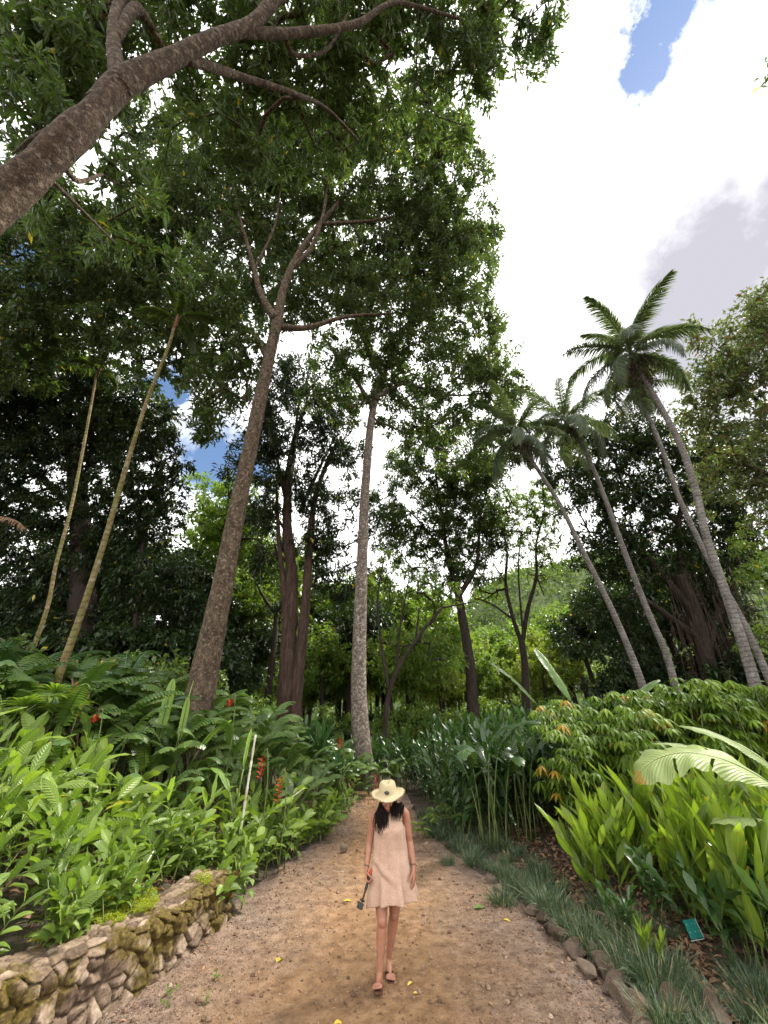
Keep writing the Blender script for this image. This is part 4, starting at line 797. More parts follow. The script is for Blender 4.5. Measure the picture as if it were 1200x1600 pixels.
for px, Y, sc in [(-120, 17, 1.1), (-40, 18, 1.1), (30, 17, 1.1), (95, 18, 1.15), (160, 17, 1.1), (225, 18, 1.1), (280, 17.5, 1.05), (60, 20.5, 1.3), (190, 21, 1.3), (330, 20, 1.0), (980, 24, 1.0), (1060, 23, 1.0), (1150, 22, 1.1), (1230, 20, 1.1)]:
    bgplace('bgG', px, Y, sc, 'tall black-green bush')

# ------------------------------------------------------------------ far hillside
def ridge(x): return 16 + 26 * sm((x - 5) / 45) + 13 * fbm(np.stack([x / 60, 0 * x, 0 * x + 2], -1)) - 20 * sm((-x - 10) / 60) + 6 * sm((x - 40) / 60)
def hill():
    xs = np.linspace(-420, 420, 170); ys = np.linspace(62, 420, 80); X, Y = np.meshgrid(xs, ys, indexing='ij')
    def hz(X, Y):
        t = sm((Y - 62) / 75); return -.5 + t * ridge(X) * .98 + 5 * t * (fbm(np.stack([X / 18, Y / 18, 0 * X], -1)) - .47) * 2
    tag(gridmesh(X, Y, hz(X, Y)).obj('hill', plainmat('hill_green', (.03, .05, .012), (.06, .09, .02), .15, .95)), kind='structure')
    mb = MB(); n = 5200; x = R(-150, 150, n); y = 64 + 90 * rng.random(n) ** .8; z = hz(x, y)
    m = 16; idx = np.repeat(np.arange(n), m); rr = R(1.3, 3.0, n)[idx]; d = unit(n * m); d[:, 2] = np.abs(d[:, 2])
    base = np.stack([x, y, z], -1)[idx] + d * rr[:, None] * .8 + V3(0, 0, .8)
    tint = np.clip(R(0, .9, n)[idx] * .7 + .3 * rng.random(n * m), 0, .9)
    diamonds(mb, base, nz(d + unit(n * m) * .7), nz(d + unit(n * m) * .5), R(.7, 1.4, n * m), R(.5, .9, n * m), tint)
    tag(mb.obj('hillside_forest', M['canopy'], smooth=False), 'far forest covering the hill behind the garden', 'forest', kind='stuff')
hill()

# ------------------------------------------------------------------ palms
def frondmesh(L, n, ll, droopl, e0, e1, plum=.3, width=.035, spread=1.0):
    P, T = arch(V3(0, 0, 0), 0, e0, e1, L, 16); mb = MB(); tube(mb, P, np.linspace(.028, .006, 16), 5, a=(.5, .5, .85))
    s = np.linspace(.1, 1, n); B = np.stack([np.interp(s, np.linspace(0, 1, 16), P[:, k]) for k in range(3)], -1); Tt = nz(np.stack([np.interp(s, np.linspace(0, 1, 16), T[:, k]) for k in range(3)], -1))
    sd = V3(0, 1, 0); up = np.cross(Tt, sd); up = up * np.sign(up[:, 2:3] + 1e-6)
    for sg in (-1, 1):
        l = ll * (np.sin(np.pi * np.clip(s * .85 + .12, 0, 1)) ** .6) * R(.85, 1.1, n)
        d = nz(sg * sd * R(.75, .95, n)[:, None] * spread + Tt * (.45 + .5 * s[:, None]) + up * R(-plum, plum, n)[:, None])
        leaves(mb, B, d, up, l, width, 'needle', droopl, .35, R(.1, .85, n))
    return mb
def palm(label, pts, L, nf, mat, trunkmat, boots=True, ncur=None, group='tall palms', e_lo=-.45, e_hi=1.25, fruit=True, scale=1, seed=0, spear=True, lw=.036, rs=.54):
    P = np.array([p for p, r in pts]); r = [q * rs for p, q in pts]; b = V3(P[0][0], P[0][1], gzf(P[0][0], P[0][1]))
    pts3 = np.vstack([[b + V3(0, 0, -.1)], P]); r = [r[0] * 1.12] + r
    root = thing('palm_tree', label, 'palm tree', b, 0, group)
    tb = MB(); tube(tb, pts3 - b, r, 14, .12, .04); tb.obj('trunk', trunkmat, root)
    top = P[-1] - b
    cb = MB(); tube(cb, [top - V3(0, 0, .05), top + V3(0, 0, .5), top + V3(0, 0, 1.0)], [r[-1] * 1.15, r[-1] * 1.2, r[-1] * .5], 10, .2); cb.obj('crownshaft', M['stem'] if boots else M['redflower2'], root)
    shapes = []
    for i in range(4):
        e1 = [-.2, -.6, -.9, -1.2][i]; mm = frondmesh(L, 105, L * .21, .55, 0.35, e1 - .3, .45, lw).mesh('frond'); mm.materials.append(mat); shapes.append(mm)
    for k in range(nf):
        t = (k + .5) / nf; el = e_hi + (e_lo - e_hi) * t; az = k * 2.39996 + seed
        o = bpy.data.objects.new('frond', shapes[min(3, int(t * 4))]); C.objects.link(o); o.parent = root
        o.location = [float(c) for c in top + V3(0, 0, .85 - .5 * t)]; o.rotation_euler = (R(-.25, .25), -el + .35 * 1.0, az); s = R(.85, 1.1) * (.75 if k < 2 else 1); o.scale = (s, s, s)
    if fruit:
        fb = MB()
        for _ in range(70):
            az = R(0, 6.3); p0 = top + V3(0, 0, .0); d = V3(math.cos(az), math.sin(az), 0) * R(.2, .75)
            pp = [p0, p0 + d * .6 + V3(0, 0, R(-.2, .15)), p0 + d + V3(0, 0, R(-1.0, -.4))]; tube(fb, pp, [.012, .01, .006], 3, .2)
            leaves(fb, np.tile(pp[-1], (5, 1)) + rng.normal(size=(5, 3)) * .06, unit(5), unit(5), .07, .05, 'needle', 0, .2, .3)
        fb.obj('fruit_cluster', M['twig'], root)
    return root
M['redflower2'] = plainmat('rusty_crownshaft', (.10, .04, .015), (.22, .09, .03), 10, .6)
palm('tallest palm, its ringed grey trunk leaning from the right edge up to the highest crown', ap((1196, 1120, 9, .21), (1165, 1020, 9, .19), (1135, 930, 9, .175), (1104, 840, 9.0, .165), (1085, 760, 9, .16), (1056, 680, 9, .155), (994, 570, 9, .13)), 2.3, 20, M['frond'], M['palmbark'], seed=.4)
palm('palm just left of the tallest one, its trunk meeting it halfway up', ap((1210, 1080, 13, .2), (1160, 970, 13, .18), (1110, 880, 13, .17), (1062, 780, 13, .16), (1030, 690, 13, .15), (998, 618, 13, .14)), 2.0, 11, M['frond'], M['palmbark'], seed=1.4)
palm('palm with a thin pale trunk, third crown from the right', ap((1058, 1080, 15, .24), (1040, 1020, 15, .21), (1010, 950, 15, .2), (975, 860, 15, .19), (940, 765, 15, .17), (912, 700, 15, .16), (888, 672, 15, .15)), 2.9, 18, M['frond'], M['palmbark'], seed=2.4)
palm('leftmost of the pale palms, its crown half behind the canopy edge', ap((1008, 1085, 14, .23), (985, 1020, 14, .2), (950, 940, 14, .18), (910, 860, 14, .17), (870, 780, 14, .16), (812, 692, 14, .14)), 2.6, 15, M['frond'], M['palmbark'], seed=3.1)
palm('thin yellow mottled palm trunk with rusty top at the left', ap((95, 1048, 9, .15), (130, 950, 9, .13), (165, 840, 9, .12), (200, 720, 9, .11), (232, 620, 9, .10), (262, 545, 9, .095), (272, 512, 9, .09)), 1.5, 7, M['canopy'], M['palmyellow'], boots=False, fruit=False, e_lo=.15, group='thin palms at the left', seed=2.0)
palm('thin grey palm trunk behind the yellow one', ap((66, 975, 12, .11), (88, 880, 12, .10), (112, 790, 12, .095), (132, 690, 12, .09), (150, 590, 12, .08)), 1.3, 6, M['canopy'], M['palmyellow'], boots=False, fruit=False, e_lo=.15, group='thin palms at the left', seed=.6)
palm('small palm whose light fronds show behind the yellow trunk', ap((236, 900, 23, .1), (240, 800, 23, .09), (252, 660, 23, .08)), 1.9, 11, M['frond'], M['palmyellow'], fruit=False, group='thin palms at the left', seed=.2)
# ------------------------------------------------------------------ understory plants
def P_ginger(kind, ns, h, L, Wd, mat, lean=(.1, .5), beta=(.7, 1.1), droop=.3, nl=11, wave=.12, tr=(.1, .85), prof='lance', spread=.22, start=.25, alt=0.0, stemr=.009):
    root = thing(kind, 'x', 'plant', (0, 0, -200)); sb = MB(); lb = MB()
    for k in range(ns):
        az = R(0, 6.28); e0 = math.pi / 2 - R(*lean) * .5; e1 = math.pi / 2 - R(*lean) * 1.6; hh = h * R(.65, 1.1)
        P, T = arch(V3(R(-spread, spread), R(-spread, spread), 0), az, e0, e1, hh, 10); tube(sb, P, np.linspace(stemr, stemr * .5, 10), 5)
        n = int(nl * R(.8, 1.2)); s = np.linspace(start, 1, n); B = np.stack([np.interp(s, np.linspace(0, 1, 10), P[:, i]) for i in range(3)], -1); Tt = nz(np.stack([np.interp(s, np.linspace(0, 1, 10), T[:, i]) for i in range(3)], -1))
        pa = R(0, 6.28) + R(-.25, .25, n); sgn = np.where(np.arange(n) % 2 == 0, 1, -1)
        sd = np.stack([np.cos(pa), np.sin(pa), 0 * pa], -1) * sgn[:, None]; b = R(beta[0], beta[1], n) * (1 - .55 * s ** 2)
        d = nz(Tt * np.cos(b)[:, None] + sd * np.sin(b)[:, None])
        tint = np.clip(tr[0] + (tr[1] - tr[0]) * (.3 * s + .7 * rng.random(n)), 0, .9)
        if alt: tint = np.where(rng.random(n) < alt, .97, tint)
        leaves(lb, B, d, nz(Tt + V3(0, 0, .3) + rng.normal(size=(n, 3)) * .15), L * R(.7, 1.1, n) * (1 - .25 * np.abs(s - .6)), Wd * R(.8, 1.15, n), prof, droop * R(.4, 1.4, n) * np.sin(b), .22, tint, wave)
    sb.obj('stems', M['stem'], root); lb.obj('leaves', mat, root); return root
def torn_blade(lb, sb, base, az, e0, e1, L, w, tint, gap=.12, n=None, r=.009):
    P, T = arch(base, az, e0, e1, L, 12); tube(sb, P, np.linspace(r, .003, 12), 5)
    n = n or int(L / .055); s = np.linspace(.04, .98, n); tt = np.linspace(0, 1, 12)
    B = np.stack([np.interp(s, tt, P[:, i]) for i in range(3)], -1); Tt = nz(np.stack([np.interp(s, tt, T[:, i]) for i in range(3)], -1))
    sd = V3(-math.sin(az), math.cos(az), 0); up = nz(np.cross(Tt, sd)); up *= np.where(up[:, 2:3] < 0, -1, 1)
    wd = L / n * 1.05
    for sg in (-1, 1):
        ww = w * (np.clip(np.sin(np.pi * np.clip(s * .93 + .05, 0, 1)), 0, 1) ** .5) * R(.85, 1.05, n)
        grp = np.cumsum(rng.random(n) < gap) ; dz = np.random.default_rng(int(abs(az * 1e4)) % 9999 + (sg + 1)).uniform(-.25, .25, grp.max() + 1)[grp]
        d = nz(sg * sd * .9 + Tt * (.35 + .35 * s[:, None]) + up * (-.15 + dz)[:, None])
        leaves(lb, B, d, up, ww, wd * R(.9, 1.15, n), 'strip', .25, .05, tint + R(-.06, .06, n))
def P_helic(kind, nlv, h, L, w, mat, flower=0, hand=(.1, .5), upright=0):
    root = thing(kind, 'x', 'plant', (0, 0, -200)); sb = MB(); lb = MB()
    for k in range(nlv):
        az = k * 2.4 + R(-.4, .4); up_ = k < upright
        ln = .08 if up_ else R(*hand); hh = h * R(.6, 1.1) * (1.1 if up_ else 1)
        P, T = arch(V3(R(-.25, .25), R(-.25, .25), 0), az, math.pi / 2 - ln * .4, math.pi / 2 - ln * 1.2, hh, 8); tube(sb, P, np.linspace(.016, .008, 8), 5)
        e = math.pi / 2 - ln * 1.2
        torn_blade(lb, sb, P[-1], az + R(-.2, .2), e - .1, (e - .35 if up_ else R(-.9, -.1)), L * R(.75, 1.15), w * R(.85, 1.1), R(.15, .8))
    sb.obj('stems', M['stem'], root); lb.obj('leaves', mat, root)
    for k in range(flower):
        fb = MB(); p = V3(R(-.5, .5), R(-.5, .5), h * R(.45, .8)); L_ = R(.25, .4); n = 8
        tube(fb, [p + V3(0, 0, L_), p + V3(.02, 0, L_ * .5), p], [.008, .008, .006], 5, .03)
        for i in range(n):
            b = p + V3(0, 0, L_ * (i + .5) / n); sg = 1 if i % 2 else -1; leaves(fb, b, V3(sg * .8, R(-.3, .3), .25), V3(0, 0, 1), .09, .045, 'oval', -.1, .8, .5)
        fb.obj('flower', M['redflower'], root)
    return root
def P_umb(nc, h, alt=.03):
    root = thing('umbrella_plant', 'x', 'plant', (0, 0, -200)); sb = MB(); lb = MB()
    for c in range(nc):
        P, T = arch(V3(R(-.35, .35), R(-.35, .35), 0), R(0, 6.3), math.pi / 2 - R(0, .15), math.pi / 2 - R(.1, .5), h * R(.6, 1.08), 8); tube(sb, P, np.linspace(.018, .009, 8), 6)
        for k in range(13):
            t = R(.45, 1.0) if k > 3 else R(.9, 1.0); B = V3(*[np.interp(t, np.linspace(0, 1, 8), P[:, i]) for i in range(3)]); az = R(0, 6.3)
            Q, _ = arch(B, az, R(.3, 1.1), R(-.2, .3), R(.25, .42), 5); tube(sb, Q, np.linspace(.005, .003, 5), 4)
            n = 8; a = np.arange(n) * 6.283 / n + R(0, 1); dr = R(.1, .6)
            d = nz(np.stack([np.cos(a), np.sin(a), 0 * a - dr], -1)); tn = .97 if rng.random() < alt else R(.1, .85)
            leaves(lb, np.tile(Q[-1], (n, 1)), d, V3(0, 0, 1), R(.17, .24), R(.05, .065), 'lance', .45, .25, np.full(n, tn) if tn > .93 else tn + R(-.08, .08, n))
    sb.obj('canes', M['stem'], root); lb.obj('leaves', M['umb'], root); return root
def P_mondo(n, r, L):
    root = thing('mondo_grass_tuft', 'x', 'grass tuft', (0, 0, -200)); lb = MB()
    az = R(0, 6.28, n); rr = r * np.sqrt(rng.random(n)); el = R(.75, 1.45, n); a2 = az + R(-.6, .6, n)
    leaves(lb, np.stack([rr * np.cos(az), rr * np.sin(az), 0 * az - .01], -1), np.stack([np.cos(a2) * np.cos(el), np.sin(a2) * np.cos(el), np.sin(el)], -1), nz(rng.normal(size=(n, 3)) * .3 + V3(0, 0, 1)), L * R(.6, 1.15, n), R(.0045, .0085, n), 'blade', R(.15, .8, n), .3, np.where(rng.random(n) < .05, .97, R(0, .88, n)))
    lb.obj('blades', M['mondo'], root); return root
def P_paddle(n, L, w, mat):
    root = thing('rosette_plant', 'x', 'plant', (0, 0, -200)); lb = MB(); az = np.arange(n) * 2.4 + R(-.2, .2, n); el = np.linspace(1.45, .5, n)
    leaves(lb, np.stack([.05 * np.cos(az), .05 * np.sin(az), 0 * az + .05], -1), np.stack([np.cos(az) * np.cos(el), np.sin(az) * np.cos(el), np.sin(el)], -1), V3(0, 0, 1), L * R(.8, 1.1, n), w * R(.85, 1.1, n), 'paddle', np.linspace(.1, .45, n), .35, R(.1, .85, n), .08)
    sb = MB(); tube(sb, [V3(0, 0, -.3), V3(0, 0, .12)], [.06, .05], 8); sb.obj('stem', M['stem'], root); lb.obj('leaves', mat, root); return root
def P_fan(n, h, mat):
    root = thing('fan_palm', 'x', 'plant', (0, 0, -200)); sb = MB(); lb = MB()
    for k in range(n):
        az = k * 2.4; P, T = arch(V3(0, 0, 0), az, R(1.0, 1.4), R(.2, .9), h * R(.6, 1), 6); tube(sb, P, np.linspace(.008, .005, 6), 4)
        m = 11; a = np.linspace(-1.3, 1.3, m); d = nz(T[-1] * np.cos(a)[:, None] + V3(-math.sin(az), math.cos(az), 0) * np.sin(a)[:, None])
        leaves(lb, np.tile(P[-1], (m, 1)), d, V3(0, 0, 1), R(.24, .34, m), .045, 'lance', .3, .3, R(.3, .9, m))
    sb.obj('stems', M['stem'], root); lb.obj('leaves', mat, root); return root
for i in range(4): BP['gl%d' % i] = P_ginger('ginger_plant', 6, 1.2, .52, .12, M['ginger'], (.1, .8), (.75, 1.35), .5, 8, wave=.2, alt=.02)
for i in range(3): BP['gs%d' % i] = P_ginger('leafy_herb', 9, .6, .28, .085, M['ginger'], (.2, .9), (.8, 1.3), .5, 9, wave=.1)
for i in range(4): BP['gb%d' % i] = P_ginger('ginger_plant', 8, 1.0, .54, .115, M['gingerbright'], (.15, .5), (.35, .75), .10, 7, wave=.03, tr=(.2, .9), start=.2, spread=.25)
for i in range(2): BP['gm%d' % i] = P_ginger('ginger_plant', 8, .85, .36, .085, M['gingerdark'], (.2, .7), (.6, 1.2), .4, 9, wave=.25, tr=(.2, .9))
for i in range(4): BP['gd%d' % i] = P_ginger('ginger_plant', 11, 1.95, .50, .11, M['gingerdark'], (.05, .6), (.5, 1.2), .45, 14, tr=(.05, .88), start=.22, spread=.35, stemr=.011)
for i in range(4): BP['he%d' % i] = P_helic('heliconia_plant', 10, 1.3, 1.05, .22, M['helic'], flower=0)
BP['hd'] = P_helic('heliconia_plant', 8, 1.6, 1.25, .22, M['gingerdark'])
BP['hf'] = P_helic('heliconia_plant', 7, 1.2, .9, .17, M['helic'], flower=0)
for i in range(4): BP['um%d' % i] = P_umb(6, 2.1)
for i in range(6): BP['mo%d' % i] = P_mondo(260, .10, .36)
BP['pad'] = P_paddle(22, .95, .13, M['paddle']); BP['fan'] = P_fan(7, .55, M['light'])
BP['sm'] = P_ginger('small_weed', 3, .16, .10, .03, M['ginger'], (.2, .9), (.7, 1.2), .3, 5, wave=.05, spread=.03, stemr=.003)

PLQ = G(1090, 1478, .12)
def place(keys, x, y, sc, phrase, group, dz=0, rz=None, tilt=.13):
    if abs(x - PLQ[0] * y / PLQ[1]) < .30 and PLQ[1] - 1.0 < y < PLQ[1] + .12:
        if not keys[0].startswith('mo') or y > PLQ[1] - .45: return
        sc = sc * .75
    k = keys[int(rng.integers(len(keys)))]
    return put(k, V3(x, y, gzf(x, y) + dz), rz, sc, phrase, group, (R(-tilt, tilt), R(-tilt, tilt)))
gl = ['gl0', 'gl1', 'gl2', 'gl3']; gsK = ['gs0', 'gs1', 'gs2']; gb = ['gb%d' % i for i in range(4)]; gd = ['gd%d' % i for i in range(4)]; he = ['he1', 'he2', 'he3']; um = ['um%d' % i for i in range(4)]; gm = ['gm0', 'gm1']
GL = 'bright green ginger plants behind the stone wall'
for y in np.arange(3.4, 7.5, .62):
    for k in range(7):
        x = float(edgeL(y)) - .62 - k * .62 + R(-.15, .15); yy = y + R(-.2, .2)
        if k == 0: place(gsK if y < 6.2 or y > 7 else gl, x, yy, R(.8, 1.05), 'low broad-leaved green herb', 'low herbs in the left bed')
        else: place(gl, x, yy, R(.85, 1.15) * float(np.interp(-x, [2.6, 3.3, 4.3, 6], [.58, .72, 1.0, 1.15])), 'bright green broad-leaved ginger', GL)
for x, y, s, k in [(-1.25, 13.3, .6, 'he1'), (-.85, 13.6, .65, 'he2'), (-.4, 14.0, .6, 'he3'), (.1, 14.2, .6, 'he1'), (-1.6, 12.9, .75, 'he2'), (-1.0, 14.2, .7, 'he3'), (.5, 14.0, .6, 'he2'), (-.6, 13.2, .4, 'he1')]: place([k], x, y, s, 'arching torn-leaved plant at the end of the path', 'arching plants at the end of the path')
for (x, y, s) in [(-1.25, 10.0, .8), (-1.15, 10.8, .8), (-1.05, 11.6, .8), (-1.0, 12.4, .9), (-1.3, 9.6, .9), (-2.05, 6.55, .9), (-2.25, 7.0, 1.0), (-2.0, 7.55, 1.0), (-1.75, 8.1, .95), (-1.62, 8.7, 1.0), (-1.95, 8.35, 1.1), (-2.4, 7.9, 1.1), (-2.2, 8.9, 1.2), (-1.5, 9.3, .9), (-2.7, 6.7, 1)]:
    place(gsK, x, y, s * 1.15, 'low broad-leaved green herb', 'low herbs in the left bed')
HG = 'torn-leaved heliconias filling the left bed'
for y in np.arange(7.7, 14.5, .85):
    for k in range(10):
        x = float(edgeL(y)) - (.45 if y > 8.8 else 1.3) - k * .85 + R(-.25, .25)
        if x < -10.5: continue
        s = R(.88, 1.1) * (.55, .75, .95, 1.08, 1.12, 1.15)[min(k, 5)]
        place(he + ['hf' if rng.random() < .3 else 'he0'] if k < 6 else he, x, y + R(-.3, .3), s, 'arching torn-leaved heliconia in the left bed', HG)
for x, y, s in [(-6.5, 8.8, 1.0), (-7.5, 9.5, 1.1), (-8.4, 8.6, 1.1), (-5.6, 9.6, .9), (-9.4, 10.5, 1.2), (-7.4, 11.5, 1.2)]: place(['hd'], x, y, s, 'tall dark torn-leaved plant', 'tall dark plants on the left bank')
# dark thicket behind the path bend and to its right
GD = 'dark ginger thicket right of the path'
for y in np.arange(9.4, 15.5, .8):
    for k in range(7):
        x = float(edgeR(y)) + .75 + k * .72 + R(-.2, .2)
        if x > 6: continue
        place(gd, x, y + R(-.25, .25), R(.82, 1.02) * (.8 if k == 0 else 1), 'tall dark ginger with bare lower stems', GD)
for x, y in [(-.9, 15.2), (-.2, 15.6), (.5, 15.3), (-1.6, 15.6), (-.5, 16.6), (.4, 16.8), (-1.2, 16.6), (-2.4, 15.8), (1.1, 16.5)]: place(gd, x, y, .72, 'dark ginger at the end of the path', 'dark plants at the end of the path')
for x, y, s in [(1.9, 8.9, .9), (2.6, 9.2, .8)]: put('hd', V3(x, y, gzf(x, y)), R(3.6, 4.8), s, 'glossy torn-leaved plant overhanging the path', 'glossy torn-leaved plants', (0, 0))
for px, py in [(690, 1290), (712, 1298), (742, 1290), (668, 1305)]:
    p = G(px, py, .08); place(['fan'], p[0], p[1], .8, 'small pale fan-leaved plant', 'small fan-leaved plants')
UG = 'umbrella plants with drooping leaflets in the right bed'
for y in np.arange(7.9, 11.5, .8):
    for x in np.arange(3.5, 10.5, .85):
        if x / y > 1.0 or x < 3.2 + (y - 7.9) * .25: continue
        place(um, x + R(-.3, .3), y + R(-.3, .3), R(.82, 1.05), 'umbrella plant with drooping leaflets', UG)
GB = 'bright yellow-green ginger in the right bed'
for y in np.arange(4.5, 7.6, .55):
    for k in range(6):
        x = float(edgeR(y)) + 1.0 + .1 * (y - 5) + k * .55 + R(-.12, .12)
        if x / y > 1.08: continue
        low = k == 0 or y < 5.3
        if y < 5.0 or (k < 1 and y < 6.2): continue
        place(gb, x, y + R(-.15, .15), R(.85, 1.1) * (.75 if k == 0 else 1), 'yellow-green ginger with spear leaves', GB)
for y in np.arange(4.6, 6.1, .42):
    for k in range(4):
        x = float(edgeR(y)) + 1.35 + k * .5 + R(-.12, .12)
        if x / y > .98: continue
        place(gm, x, y + R(-.12, .12), R(.8, 1.0), 'darker crinkled ginger', 'darker gingers at the front of the right bed')
# mondo grass along the path
MG = 'mondo grass tufts along the right edge of the path'
mo = ['mo%d' % i for i in range(6)]
for y in np.concatenate([np.arange(3.9, 7.0, .25), np.arange(7.0, 11.6, .29)]):
    wid = np.interp(y, [4, 5, 6, 7, 8, 9.5, 11.5], [1.35, 1.2, .95, .75, .85, .9, .4])
    for k in range(int(wid / .28) + 1):
        x = float(edgeR(y)) + .17 + k * .28 + R(-.09, .09)
        if rng.random() < .12: continue
        place(mo, x, y + R(-.06, .06), R(.7, 1.2), 'blue-green mondo grass tuft', MG, 0, None, .2)
for px, py, s in [(785, 1412, 1.1), (700, 1350, .8), (1030, 1560, 1.2)]:
    p = G(px, py, .02); place(mo, p[0], p[1], s, 'blue-green mondo grass tuft', MG)
# singles
def single_leaf(name, label, base, az, e0, e1, pet, L, w, tint, mat, prof='banana', up=None, droop=.0, wave=.1, tornf=False):
    root = thing(name, label, 'plant', base); sb = MB(); lb = MB()
    P, T = arch(V3(0, 0, 0), az, e0, e0, pet, 6); tube(sb, P, np.linspace(.02, .012, 6), 6)
    bigblade(lb, sb, P[-1], az, e0, e1, L, w, tint, wave)
    sb.obj('stem', M['stem'], root); lb.obj('leaf', mat, root); return root
def bigblade(lb, sb, base, az, e0, e1, L, w, tint, wave=.1, tears=(), roll=0.0, fold=.25, tip=2.0):
    """broad banana blade: arched midrib, two halves with creases and tears"""
    n = 44; P, T = arch(base, az, e0, e1, L, n, 0); s = np.linspace(0, 1, n); sd0 = V3(-math.sin(az), math.cos(az), 0)
    up = nz(np.cross(sd0, T)); up *= np.where(up[:, 2:3] < 0, -1, 1) if abs(e0) < 1.4 else 1
    sd = nz(sd0 * math.cos(roll) + up * math.sin(roll)); upr = nz(up * math.cos(roll) - sd0 * math.sin(roll))
    ww = np.interp(s, PROF['banana'][0], PROF['banana'][1]) * w / 2; m = 7
    tube(sb, P, np.linspace(.014, .004, n), 5)
    for sg in (-1, 1):
        c = np.linspace(0, 1, m)[None, :]; lift = ww[:, None] * (fold * c - .45 * c ** 2) + wave * ww[:, None] * c * (np.sin(s[:, None] * 40 + sg) * .25 + np.sin(s * 13 + sg * 2)[:, None] * .5)
        v = P[:, None] + sg * sd[:, None] * (ww[:, None] * c * .95)[..., None] + T[:, None] * (ww[:, None] * c * .35)[..., None] + upr[:, None] * lift[..., None]
        a = np.zeros((n, m, 3)); a[..., 0] = sg * c; a[..., 1] = s[:, None]; a[..., 2] = np.where(s[:, None] > tip, .97, tint)
        i, j = np.meshgrid(np.arange(n - 1), np.arange(m - 1), indexing='ij'); keep = np.ones(n - 1, bool)
        for t in tears: keep[int(t * n)] = False
        q = np.stack([i * m + j, (i + 1) * m + j, (i + 1) * m + j + 1, i * m + j + 1], -1)
        q = np.concatenate([q[keep].reshape(-1, 4), q[~keep][:, :2].reshape(-1, 4)])
        lb.add(v.reshape(-1, 3), q, None, a.reshape(-1, 3))
def blade_plant(name, label, base, specs, mat='banana', cat='banana plant'):
    root = thing(name, label, cat, base); sb = MB()
    for sp in specs:
        lb = MB(); off, az, ep, pet, e0, e1, L, w, tint = sp[:9]; kw = sp[9] if len(sp) > 9 else {}
        P, T = arch(V3(*off), az, ep, e0, pet, 8); tube(sb, P, np.linspace(.022, .012, 8), 6); bigblade(lb, sb, P[-1], az, e0, e1, L, w, tint, **kw); lb.obj('leaf', M[mat], root)
    sb.obj('stems', M['stem'], root); return root
def gnd(px, Y): p = at(px, 1119, Y); return V3(p[0], Y, gzf(p[0], Y))
b = gnd(255, 8.6); blade_plant('banana_plant', 'young banana plant with two upright unfurled leaves by the brown trunk', b, [((0, 0, 0), 1.9, 1.5, 1.2, 1.5, 1.45, 1.15, .20, .6), ((.28, .1, 0), .4, 1.52, 1.35, 1.53, 1.5, .95, .15, .85), ((.38, .1, 0), -1.2, 1.5, 1.2, 1.5, 1.4, .8, .13, .8), ((.1, 0, 0), 3.6, 1.3, 1.1, 1.1, .2, .8, .2, .5), ((.4, 0, 0), -.3, 1.2, 1.2, 1.0, .3, .8, .2, .6)], 'banana')
b = gnd(385, 7.6); blade_plant('heliconia_plant', 'single yellow-green furled leaf standing above the pale cane', b, [((0, 0, 0), .8, 1.5, 1.2, 1.5, 1.45, .6, .12, .7), ((.1, .2, 0), 2.8, 1.3, .9, 1.1, 0, .6, .18, .4)], 'banana', 'plant')
b = gnd(890, 10.5); blade_plant('banana_plant', 'banana plant with three big leaves rising behind the umbrella plants', b, [((0, 0, 0), 2.7, 1.4, 2.2, 1.0, .5, 1.6, .42, .3, {}), ((.5, 0, 0), 2.2, 1.5, 2.2, 1.2, .9, 1.6, .45, .6), ((.8, 0, 0), .2, 1.4, 2.0, .9, .2, 1.5, .4, .3), ((.9, 0, 0), -.6, 1.3, 1.9, .8, -.2, 1.2, .4, .45)], 'banana2')
# wilted banana leaf reaching in from the right
b = V3(4.75, 4.7, gzf(4.75, 4.7))
blade_plant('banana_plant', 'wilted pale banana leaf with yellow tip reaching in from the right edge', b, [((0, 0, 0), 2.75, 1.3, 1.42, .75, -.95, 1.5, .66, .75, {'tears': (.35, .6), 'wave': .25, 'roll': -.35, 'tip': .9}), ((.1, .5, 0), 2.6, 1.4, 1.35, .8, -.2, 1.1, .22, .6, {'wave': .3}), ((0, .1, 0), 3.0, 1.2, 1.0, .6, -.4, .9, .3, .8, {'wave': .4, 'tears': (.5,)}), ((.2, .3, 0), 2.2, 1.4, 1.4, .9, 0, 1.1, .3, .5)], 'banana3')
# big dark rosette near the mottled trunk
for px, Y, z, s in [(505, 13.0, 1.15, 1.15), (478, 13.6, 1.2, .95), (535, 12.4, .75, .8)]:
    p = at(px, 1119, Y); put('pad', V3(p[0], Y, gzf(p[0], Y) + z * .85), None, s, 'dark glossy strap-leaved rosette', 'dark strap-leaved rosettes')
for yy_, s_ in ((5.05, .8), (4.6, .75), (5.35, .6)): put('gs1', V3(float(edgeL(yy_)) - .47, yy_, .40), None, s_, None, None, (R(-.1, .1), .35))['label'] = {5.05: 'drooping broad-leaved herb hanging over the wall beside the moss', 4.6: 'drooping herb leaning over the wall by the yellow leaf', 5.35: 'small herb leaning over the moss on the wall'}[yy_]
place(gm, 2.55, 5.65, .5, 'small crinkled ginger by the teal plaque', 'darker gingers at the front of the right bed')
p = G(1020, 1505, .1); put('gb0', V3(p[0], p[1], .06), 1, .30, 'small lime green sprout among the mondo grass', None)
for px, py, s in [(338, 1535, 1), (262, 1560, 1.1), (262, 1580, .9), (320, 1575, 1), (155, 1560, 1.2), (500, 1385, .8)]:
    p = G(px, py); put('sm', V3(p[0], p[1], .005), None, s * .5, 'tiny green weed sprouting from the gravel', 'weeds in the gravel')
